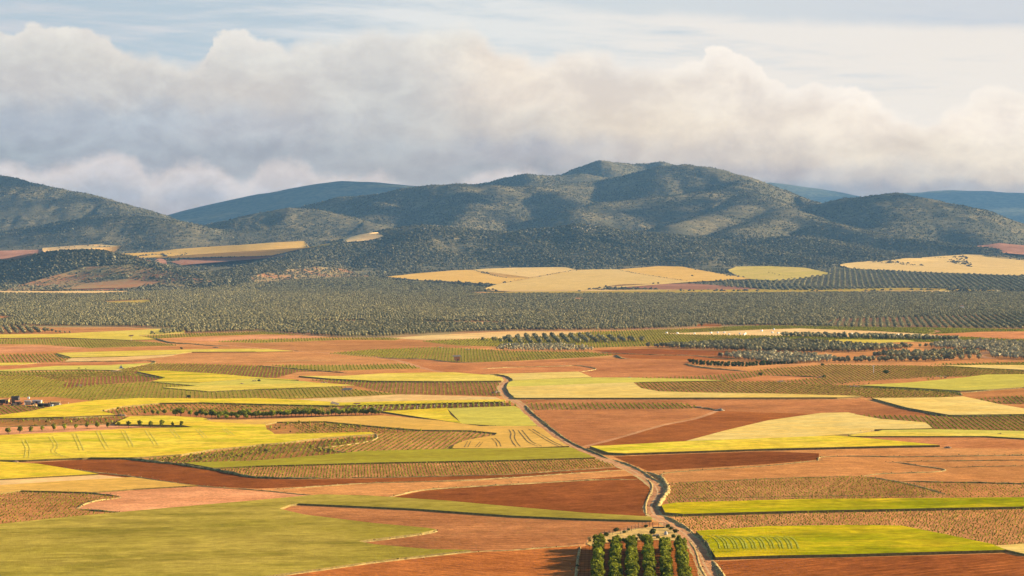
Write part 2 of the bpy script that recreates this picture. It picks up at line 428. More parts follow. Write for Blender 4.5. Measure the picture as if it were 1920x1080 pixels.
# ------------------------------------------------------------------ numeric noise
def _hash(ix, iy, s):
    h = (ix.astype(np.int64) * 374761393 + iy.astype(np.int64) * 668265263 + s * 1442695041) & 0xFFFFFFFF
    h = ((h ^ (h >> 13)) * 1274126177) & 0xFFFFFFFF
    return ((h ^ (h >> 16)) & 0xFFFFFF) / float(0xFFFFFF)
def vnoise(x, y, s=0):
    ix, iy = np.floor(x), np.floor(y)
    fx, fy = x - ix, y - iy
    fx, fy = fx * fx * fx * (fx * (fx * 6 - 15) + 10), fy * fy * fy * (fy * (fy * 6 - 15) + 10)
    ix, iy = ix.astype(np.int64), iy.astype(np.int64)
    a, b = _hash(ix, iy, s), _hash(ix + 1, iy, s)
    c, d = _hash(ix, iy + 1, s), _hash(ix + 1, iy + 1, s)
    return (a + (b - a) * fx) * (1 - fy) + (c + (d - c) * fx) * fy
def fbm(x, y, o=4, s=0, g=.5):
    t, a, n = 0, 1.0, 0
    for i in range(o):
        t = t + a * (vnoise(x * 2 ** i + 17.3 * i, y * 2 ** i - 9.1 * i, s + i) - .5)
        n += a
        a *= g
    return t / n * 2

# ------------------------------------------------------------------ rays and terrain
CP, SP = math.cos(PITCH), math.sin(PITCH)
def ray(u, v):
    u = np.asarray(u, float); v = np.asarray(v, float)
    x = (u - 960) / FOC
    y = -(v - 540) / FOC
    dy = CP + y * SP
    dz = -SP + y * CP
    return x / dy, dz / dy                            # per metre of depth
def at_depth(u, v, D):
    a, b = ray(u, v)
    return a * D, D, CAM_H + b * D
def project(X, Y, Z):
    z = Z - CAM_H
    d = Y * CP - z * SP
    up = Y * SP + z * CP
    return 960 + FOC * X / d, 540 - FOC * up / d

BY = np.array([-500, 2600, 3100, 4000, 5200, 5600, 6600, 8000, 12000, 30000.])
BZ = np.array([0, 0, .8, 9, 41, 58, 104, 150, 190, 190.])
def base_h(X, Y):
    z = (np.interp(Y - 120, BY, BZ) + np.interp(Y + 120, BY, BZ) + np.interp(Y, BY, BZ)) / 3
    w = np.clip((Y - 350) / 500, 0, 1) * np.clip((3400 - Y) / 900, 0, 1)
    und = 1.5 * fbm(X / 420 + 3, Y / 520, 2, 5) + .35 * fbm(X / 120, Y / 150, 2, 9)
    return z + und * w
# crests: (list of (u, v, depth)), slope, rounding, spur strength
RIDGES = [
 # rear main peak
 ([(1050, 327, 9300), (1090, 315, 9300), (1124, 300, 9300), (1160, 305, 9350), (1200, 307, 9400), (1240, 303, 9400), (1290, 318, 9400), (1400, 350, 9500)], .42, 25),
 ([(840, 352, 8600), (905, 345, 8600), (950, 334, 8600), (985, 326, 8600), (1030, 329, 8650), (1090, 326, 8700), (1180, 335, 8700)], .40, 50),
 # main mountain crest
 ([(540, 402, 7700), (580, 384, 7700), (640, 369, 7650), (700, 366, 7650), (760, 353, 7600), (810, 347, 7600), (860, 345, 7600), (920, 347, 7600), (1000, 350, 7700), (1090, 342, 7900), (1150, 335, 8000),
   (1200, 323, 8000), (1240, 312, 8000), (1285, 308, 8000), (1330, 314, 7950), (1380, 328, 7900), (1440, 350, 7800), (1490, 369, 7700), (1530, 380, 7600), (1600, 395, 7500)], .44, 70),
 # spurs of the main mountain, falling towards the viewer
 ([(860, 345, 7600), (878, 362, 7420), (884, 382, 7230), (872, 405, 6900), (840, 428, 6500)], .36, 50),
 ([(884, 382, 7230), (940, 396, 7100), (1000, 416, 6900)], .34, 50),
 ([(1395, 336, 7750), (1378, 350, 7550), (1310, 360, 7380), (1220, 368, 7230), (1130, 379, 7100), (1075, 392, 6950)], .42, 45),
 ([(1000, 352, 7700), (1050, 362, 7500), (1090, 380, 7300)], .40, 50),
 ([(700, 366, 7650), (720, 385, 7350), (690, 405, 7100)], .40, 50),
 ([(1378, 350, 7550), (1430, 374, 7250), (1470, 392, 6950), (1500, 404, 6750), (1560, 418, 6500), (1640, 437, 6300), (1720, 450, 6150), (1840, 462, 6000)], .34, 50),
 ([(1400, 362, 7400), (1385, 386, 7050), (1330, 402, 6750), (1260, 420, 6450)], .36, 50),
 ([(1470, 392, 6950), (1440, 412, 6600), (1370, 432, 6250)], .32, 50),
 # front rocky ridge
 ([(520, 490, 5250), (560, 478, 5350), (600, 468, 5500), (640, 455, 5650), (690, 441, 5800), (740, 431, 5850), (790, 425, 5850), (830, 427, 5850), (880, 432, 5850), (940, 436, 5850), (990, 431, 5850),
   (1040, 430, 5850), (1085, 422, 5850), (1125, 427, 5850), (1180, 436, 5850), (1240, 440, 5850), (1320, 447, 5800), (1400, 462, 5700), (1500, 478, 5500)], .30, 70),
 ([(800, 427, 5850), (770, 460, 5550), (720, 485, 5300)], .25, 60),
 ([(1085, 424, 5850), (1100, 455, 5600), (1080, 480, 5400)], .25, 60),
 ([(1240, 441, 5850), (1290, 465, 5600), (1310, 490, 5350)], .25, 60),
 ([(1500, 440, 6150), (1560, 455, 5900), (1620, 470, 5700)], .2, 70),
 # right hill
 ([(1480, 402, 7300), (1530, 384, 7300), (1590, 372, 7250), (1640, 368, 7200), (1680, 363, 7150), (1720, 370, 7100), (1770, 385, 7050), (1830, 401, 7000), (1900, 420, 6950), (2000, 445, 6800), (2150, 470, 6700)], .36, 60),
 ([(1680, 363, 7150), (1690, 395, 6900), (1660, 425, 6600)], .32, 50),
 ([(1780, 388, 7050), (1790, 415, 6800), (1840, 440, 6500)], .32, 50),
 # left hills
 ([(-500, 260, 8000), (-250, 280, 7900), (-80, 312, 7800), (0, 329, 7750), (60, 344, 7700), (110, 355, 7650), (150, 362, 7600), (200, 380, 7500), (270, 402, 7300), (330, 415, 7150), (400, 432, 6950)], .36, 70),
 ([(-150, 452, 6600), (0, 436, 6650), (70, 424, 6650), (130, 413, 6650), (190, 405, 6650), (230, 402, 6650), (285, 409, 6600), (340, 420, 6550), (380, 440, 6450)], .28, 70),
 ([(370, 427, 7000), (430, 414, 6950), (490, 399, 6900), (545, 390, 6900), (590, 393, 6900), (640, 405, 6850), (700, 420, 6750), (745, 434, 6650)], .36, 60),
 ([(520, 432, 6600), (600, 440, 6450), (480, 445, 6550)], .15, 70),
 # near olive hills
 ([(-300, 520, 4700), (-100, 505, 4600), (0, 488, 4550), (60, 478, 4500), (120, 471, 4500), (180, 470, 4500), (225, 482, 4450), (275, 497, 4400), (340, 512, 4300), (400, 524, 4200)], .34, 50),
 ([(225, 545, 3950), (300, 538, 4100), (360, 525, 4300), (410, 514, 4450), (460, 503, 4600), (520, 492, 4800), (570, 483, 5000)], .28, 45),
]
RF = [  # far ranges
 ([(270, 416, 12500), (300, 408, 12500), (340, 408, 12500), (400, 399, 12500), (480, 380, 12500), (540, 364, 12500), (590, 349, 12500), (640, 341, 12500), (700, 343, 12500), (770, 348, 12500), (880, 352, 12500), (1000, 365, 12500), (1100, 380, 12500)], .25, 200),
 ([(1380, 352, 17000), (1440, 344, 17000), (1480, 348, 17000), (1520, 360, 17000), (1570, 378, 17000), (1630, 372, 17500), (1700, 362, 17500), (1780, 358, 17500), (1850, 360, 17500), (1920, 362, 17500), (2100, 350, 17500), (2400, 380, 17500)], .22, 300),
 ([(1700, 420, 15500), (1800, 408, 15500), (1920, 395, 15500), (2150, 400, 15500)], .18, 200),
]
def _segs(rs):
    out = []
    for pts, k, r in rs:
        P3 = [at_depth(u, v, D) for u, v, D in pts]
        for a, b in zip(P3[:-1], P3[1:]):
            out.append((a, b, k, r))
    return out
SEG, SEGF = _segs(RIDGES), _segs(RF)
def hills_h(X, Y, segs=SEG, want_d=False):
    X = np.asarray(X, float); Y = np.asarray(Y, float)
    # bend the space a little so that flanks get spurs and gullies
    wx = X + 75 * fbm(X / 420, Y / 700, 3, 21)
    wy = Y + 110 * fbm(X / 420 + 50, Y / 700, 3, 31)
    top = np.full(X.shape, -1e9)
    acc = np.zeros(X.shape)
    T_ = 6.0
    vals = []
    dd = []
    for (a, b, k, r) in segs:
        def dist(px, py):
            dx, dy = b[0] - a[0], b[1] - a[1]
            L2 = dx * dx + dy * dy + 1e-9
            t = np.clip(((px - a[0]) * dx + (py - a[1]) * dy) / L2, 0, 1)
            return np.hypot(px - a[0] - t * dx, py - a[1] - t * dy), a[2] + t * (b[2] - a[2])
        d0, z0 = dist(X, Y)
        d1, _ = dist(wx, wy)
        w = np.clip(d0 / 350, 0, 1)
        d = d0 * (1 - w) + d1 * w
        vals.append(z0 - k * (np.sqrt(d * d + r * r) - r))
        dd.append(d0)
    V_ = np.stack(vals)
    top = V_.max(0)
    if want_d:
        dmin = np.take_along_axis(np.stack(dd), V_.argmax(0)[None], 0)[0]
        return top + T_ * np.log(np.exp((V_ - top) / T_).sum(0)) - T_ * math.log(1.9), dmin
    return top + T_ * np.log(np.exp((V_ - top) / T_).sum(0)) - T_ * math.log(1.6)
def height(X, Y):
    X = np.asarray(X, float); Y = np.asarray(Y, float)
    b = base_h(X, Y)
    far = Y > 3700
    if np.any(far):
        Xf, Yf = X[far], Y[far]
        hh, dmn = hills_h(Xf, Yf, SEG, True)
        bb = b[far]
        rise = np.clip((hh - bb) / 60, 0, 1)
        off_ = np.clip(dmn / 220, 0, 1)
        hh = hh + rise * (off_ * (16 * fbm(Xf / 260, Yf / 420, 3, 41, .5) - 14 * np.abs(fbm(Xf / 170, Yf / 420, 4, 47, .55))) + 1.2 * fbm(Xf / 40, Yf / 50, 3, 55))
        s = 5.0
        m = np.maximum(hh, bb)
        r = m + s * np.log(np.exp((hh - m) / s) + np.exp((bb - m) / s)) - s * math.log(1.0)
        b = b.copy()
        b[far] = np.where(bb - hh > 40, bb, r)
    return b
_DS = np.concatenate([np.arange(380, 3000, 6.0), np.arange(3000, 9500, 14.0)])
def P(u, v, maxd=9400):
    """ground points under picture points"""
    u = np.atleast_1d(np.asarray(u, float)); v = np.atleast_1d(np.asarray(v, float))
    a, b = ray(u, v)
    out = np.zeros((len(u), 3))
    near = v > 556
    if near.any():
        D = np.full(near.sum(), 1500.0)
        for _ in range(40):
            h = height(a[near] * D, D)
            D = .5 * D + .5 * (CAM_H - h) / np.maximum(-b[near], 1e-4)
            D = np.clip(D, 200, 4300)
        out[near] = np.stack([a[near] * D, D, height(a[near] * D, D)], 1)
    for i in np.nonzero(~near)[0]:
        D = _DS[_DS > 2400]
        h = height(a[i] * D, D) - (CAM_H + b[i] * D)
        k = np.nonzero(h > 0)[0]
        if len(k) == 0:
            j = int(np.argmax(h)); d = D[j]
        else:
            j = k[0]
            d = D[0] if j == 0 else D[j - 1] + (D[j] - D[j - 1]) * (-h[j - 1]) / (h[j] - h[j - 1])
        out[i] = (a[i] * d, d, float(height(np.array([a[i] * d]), np.array([d]))[0]))
    return out
def at(u, v):
    return Vector(P([u], [v])[0])
def gz(x, y):
    return float(height(np.array([float(x)]), np.array([float(y)]))[0])

# ------------------------------------------------------------------ object helpers
def mesh_np(name, verts, faces_flat, sizes, mats, mi=None, smooth=True):
    me = bpy.data.meshes.new(name)
    verts = np.asarray(verts, np.float32)
    me.vertices.add(len(verts))
    me.vertices.foreach_set('co', verts.ravel())
    faces_flat = np.asarray(faces_flat, np.int32)
    sizes = np.asarray(sizes, np.int32)
    me.loops.add(len(faces_flat))
    me.loops.foreach_set('vertex_index', faces_flat)
    me.polygons.add(len(sizes))
    st = np.concatenate([[0], np.cumsum(sizes)[:-1]]).astype(np.int32)
    me.polygons.foreach_set('loop_start', st)
    me.polygons.foreach_set('use_smooth', np.full(len(sizes), smooth))
    for m in mats:
        me.materials.append(m)
    if mi is not None:
        me.polygons.foreach_set('material_index', np.asarray(mi, np.int32))
    me.update(calc_edges=True)
    return me
class MB:
    """collects boxes, bars, prisms into one mesh"""
    def __init__(self):
        self.v, self.f, self.m = [], [], []
    def add(self, vs, fs, mi=0):
        o = len(self.v)
        self.v += [tuple(p) for p in vs]
        self.f += [tuple(i + o for i in f) for f in fs]
        self.m += [mi] * len(fs)
    def box(self, x0, x1, y0, y1, z0, z1, mi=0, rz=0, c=(0, 0)):
        vs = [(x, y, z) for z in (z0, z1) for x, y in ((x0, y0), (x1, y0), (x1, y1), (x0, y1))]
        if rz:
            ca, sa = math.cos(rz), math.sin(rz)
            vs = [(c[0] + (x - c[0]) * ca - (y - c[1]) * sa, c[1] + (x - c[0]) * sa + (y - c[1]) * ca, z) for x, y, z in vs]
        self.add(vs, [(3, 2, 1, 0), (4, 5, 6, 7), (0, 1, 5, 4), (1, 2, 6, 5), (2, 3, 7, 6), (3, 0, 4, 7)], mi)
    def tube(self, a, b, r0, r1, n=8, mi=0):
        a, b = Vector(a), Vector(b)
        d = (b - a).normalized()
        t = d.orthogonal().normalized(); w = d.cross(t)
        vs = []
        for c, r in ((a, r0), (b, r1)):
            for i in range(n):
                an = 2 * math.pi * i / n
                vs.append(c + r * (math.cos(an) * t + math.sin(an) * w))
        fs = [(i, (i + 1) % n, n + (i + 1) % n, n + i) for i in range(n)]
        fs += [tuple(range(n - 1, -1, -1)), tuple(range(n, 2 * n))]
        self.add(vs, fs, mi)
    def gable(self, x0, x1, y0, y1, z0, z1, mi=0, over=.2):
        x0 -= over; x1 += over; y0 -= over; y1 += over
        ym = (y0 + y1) / 2
        vs = [(x0, y0, z0), (x1, y0, z0), (x1, y1, z0), (x0, y1, z0), (x0, ym, z1), (x1, ym, z1)]
        self.add(vs, [(0, 1, 5, 4), (2, 3, 4, 5), (0, 4, 3), (1, 2, 5), (3, 2, 1, 0)], mi)
    def ico(self, c, r, sub=1, seed=0, amp=.25, squash=(1, 1, 1), mi=0):
        vs, fs = ICO[sub]
        rg = np.random.RandomState(seed)
        k = 1 + amp * (rg.rand(len(vs)) * 2 - 1)
        V_ = vs * k[:, None] * r * np.array(squash) + np.array(c)
        self.add(V_.tolist(), fs.tolist(), mi)
    def mesh(self, name, mats, smooth=False):
        flat = [i for f in self.f for i in f]
        return mesh_np(name, self.v, flat, [len(f) for f in self.f], mats, self.m, smooth)
def _ico(sub):
    import bmesh
    bm = bmesh.new()
    bmesh.ops.create_icosphere(bm, subdivisions=sub, radius=1.0)
    vs = np.array([v.co[:] for v in bm.verts]); fs = np.array([[v.index for v in f.verts] for f in bm.faces])
    bm.free()
    return vs, fs
ICO = {s: _ico(s) for s in (1, 2, 3)}
def link(name, data, loc=(0, 0, 0), rz=0, parent=None, kind=None, label=None, cat=None, group=None, scale=None):
    o = bpy.data.objects.new(name, data)
    COL.objects.link(o)
    o.location = loc
    o.rotation_euler = (0, 0, rz)
    if scale is not None:
        o.scale = (scale,) * 3 if isinstance(scale, (int, float)) else scale
    if parent: o.parent = parent
    if kind: o['kind'] = kind
    if label: o['label'] = label
    if cat: o['category'] = cat
    if group: o['group'] = group
    return o
def copy_thing(root, loc, rz=0, label=None, scale=None):
    r = root.copy(); COL.objects.link(r)
    r.location = loc; r.rotation_euler = (0, 0, rz)
    if label: r['label'] = label
    if scale is not None: r.scale = (scale,) * 3 if isinstance(scale, (int, float)) else scale
    for ch in root.children:
        c = ch.copy(); COL.objects.link(c); c.parent = r
        for g in ch.children:
            d = g.copy(); COL.objects.link(d); d.parent = c
    return r

def leaf_cloud(n, rad, size, seed, lobes=7, z0=0.0, hollow=.5):
    """leaf clumps (bent quads) spread through a lumpy crown; returns verts, faces"""
    rg = np.random.RandomState(seed)
    lc = rg.normal(size=(lobes, 3)); lc /= np.linalg.norm(lc, axis=1)[:, None]
    lc = lc * (rg.uniform(.42, .82, (lobes, 1)) if lobes >= 9 else rg.uniform(.30, .62, (lobes, 1))); lr = rg.uniform(.26, .48, lobes) if lobes >= 9 else rg.uniform(.38, .60, lobes)
    k = rg.randint(0, lobes, n)
    d = rg.normal(size=(n, 3)); d /= np.linalg.norm(d, axis=1)[:, None]
    p = lc[k] + d * (lr[k] * rg.uniform(hollow, 1.0, n) ** .6)[:, None]
    p[:, 2] = np.maximum(p[:, 2], -.75 + .15 * rg.rand(n))
    p = p * np.array(rad)
    nrm = d + .9 * rg.normal(size=(n, 3)); nrm /= np.linalg.norm(nrm, axis=1)[:, None]
    t = np.cross(nrm, rg.normal(size=(n, 3))); t /= np.linalg.norm(t, axis=1)[:, None]
    b = np.cross(nrm, t)
    s = size * rg.uniform(.6, 1.3, n)[:, None]
    vs = np.stack([p - t * s, p - b * s * .6 - nrm * s * .2, p + t * s, p + b * s * .6 + nrm * s * .15], 1).reshape(-1, 3)
    vs[:, 2] += z0
    return vs, np.arange(4 * n)
def crown_mesh(name, n, rad, size, seed, z0, m, lobes=7, core=True, hollow=.5):
    vs, fl = leaf_cloud(n, rad, size, seed, lobes, z0, hollow)
    sizes = [4] * n
    if core:                                          # denser twigs inside
        iv, if_ = ICO[2]
        rg = np.random.RandomState(seed + 99)
        k = .45 + .28 * rg.rand(len(iv))
        cv = iv * k[:, None] * np.array(rad); cv[:, 2] += z0
        fl = np.concatenate([fl, (if_ + len(vs)).ravel()])
        vs = np.concatenate([vs, cv]); sizes += [3] * len(if_)
    return mesh_np(name, vs, fl, sizes, [m], None, False)
def trunk_mesh(name, h, r, limbs, seed):
    mb = MB(); rg = random.Random(seed)
    mb.tube((0, 0, -.3), (.05, 0, h * .5), r, r * .8, 8)
    for i in range(limbs):
        a = 2 * math.pi * (i + rg.random() * .6) / limbs
        e = (math.cos(a) * h * .5, math.sin(a) * h * .5, h * (1.0 + .3 * rg.random()))
        mb.tube((.05, 0, h * .48), e, r * .6, r * .2, 6)
    return mb.mesh(name, [M['bark']], True)
def whole_tree(name, n, rad, size, seed, z0, m, th, tr):
    """crown and trunk in one mesh, for copies too small to show parts"""
    vs, fl = leaf_cloud(n, rad, size, seed, 6, z0)
    sizes = [4] * n
    iv, if_ = ICO[1] if n < 120 else ICO[2]
    rg = np.random.RandomState(seed + 7)
    cv = iv * (.68 + .2 * rg.rand(len(iv)))[:, None] * np.array(rad); cv[:, 2] += z0
    fl = np.concatenate([fl, (if_ + len(vs)).ravel()]); vs = np.concatenate([vs, cv]); sizes += [3] * len(if_)
    mi = [0] * len(sizes)
    mb = MB(); mb.tube((0, 0, -.2), (.05, .02, th), tr, tr * .6, 5)
    fl = np.concatenate([fl, np.array([i + len(vs) for f in mb.f for i in f])]); vs = np.concatenate([vs, np.array(mb.v)])
    sizes += [len(f) for f in mb.f]; mi += [1] * len(mb.f)
    return mesh_np(name, vs, fl, sizes, [m, M['bark']], mi, False)

# ------------------------------------------------------------------ scattering as ONE object of kind stuff
def scatter(name, pts, protos, rotz, scale, which, label=None, cat=None):
    """points mesh + geometry nodes; protos are mesh datablocks held by unlinked objects"""
    me = bpy.data.meshes.new(name)
    pts = np.asarray(pts, np.float32)
    me.vertices.add(len(pts))
    me.vertices.foreach_set('co', pts.ravel())
    for nm, ar in (('rz', rotz), ('sc', scale)):
        at_ = me.attributes.new(nm, 'FLOAT', 'POINT')
        at_.data.foreach_set('value', np.asarray(ar, np.float32))
    at_ = me.attributes.new('wh', 'INT', 'POINT')
    at_.data.foreach_set('value', np.asarray(which, np.int32))
    o = link(name, me, kind='stuff', label=label, cat=cat)
    ng = bpy.data.node_groups.new(name + '_scatter', 'GeometryNodeTree')
    ng.interface.new_socket('Geometry', in_out='INPUT', socket_type='NodeSocketGeometry')
    ng.interface.new_socket('Geometry', in_out='OUTPUT', socket_type='NodeSocketGeometry')
    N = ng.nodes
    gi, go = N.new('NodeGroupInput'), N.new('NodeGroupOutput')
    join = N.new('GeometryNodeJoinGeometry')
    na = {}
    for nm, t in (('rz', 'FLOAT'), ('sc', 'FLOAT'), ('wh', 'INT')):
        a = N.new('GeometryNodeInputNamedAttribute'); a.data_type = t
        a.inputs['Name'].default_value = nm
        na[nm] = a.outputs[0]
    cx = N.new('ShaderNodeCombineXYZ'); ng.links.new(na['rz'], cx.inputs[2])
    for i, pm in enumerate(protos):
        po = bpy.data.objects.new(name + '_source', pm)
        oi = N.new('GeometryNodeObjectInfo')
        oi.inputs[0].default_value = po
        oi.inputs['As Instance'].default_value = True
        cmp_ = N.new('FunctionNodeCompare'); cmp_.data_type = 'INT'; cmp_.operation = 'EQUAL'
        ng.links.new(na['wh'], cmp_.inputs[2]); cmp_.inputs[3].default_value = i
        ip = N.new('GeometryNodeInstanceOnPoints')
        ng.links.new(gi.outputs[0], ip.inputs['Points'])
        ng.links.new(cmp_.outputs[0], ip.inputs['Selection'])
        ng.links.new(oi.outputs['Geometry'], ip.inputs['Instance'])
        ng.links.new(cx.outputs[0], ip.inputs['Rotation'])
        ng.links.new(na['sc'], ip.inputs['Scale'])
        ng.links.new(ip.outputs[0], join.inputs[0])
    ng.links.new(join.outputs[0], go.inputs[0])
    md = o.modifiers.new('scatter', 'NODES')
    md.node_group = ng
    return o

def inside(poly, x, y):
    poly = np.asarray(poly); r = np.zeros(len(x), bool)
    j = len(poly) - 1
    for i in range(len(poly)):
        xi, yi, xj, yj = poly[i][0], poly[i][1], poly[j][0], poly[j][1]
        c = ((yi > y) != (yj > y)) & (x < (xj - xi) * (y - yi) / (yj - yi + 1e-12) + xi)
        r ^= c
        j = i
    return r
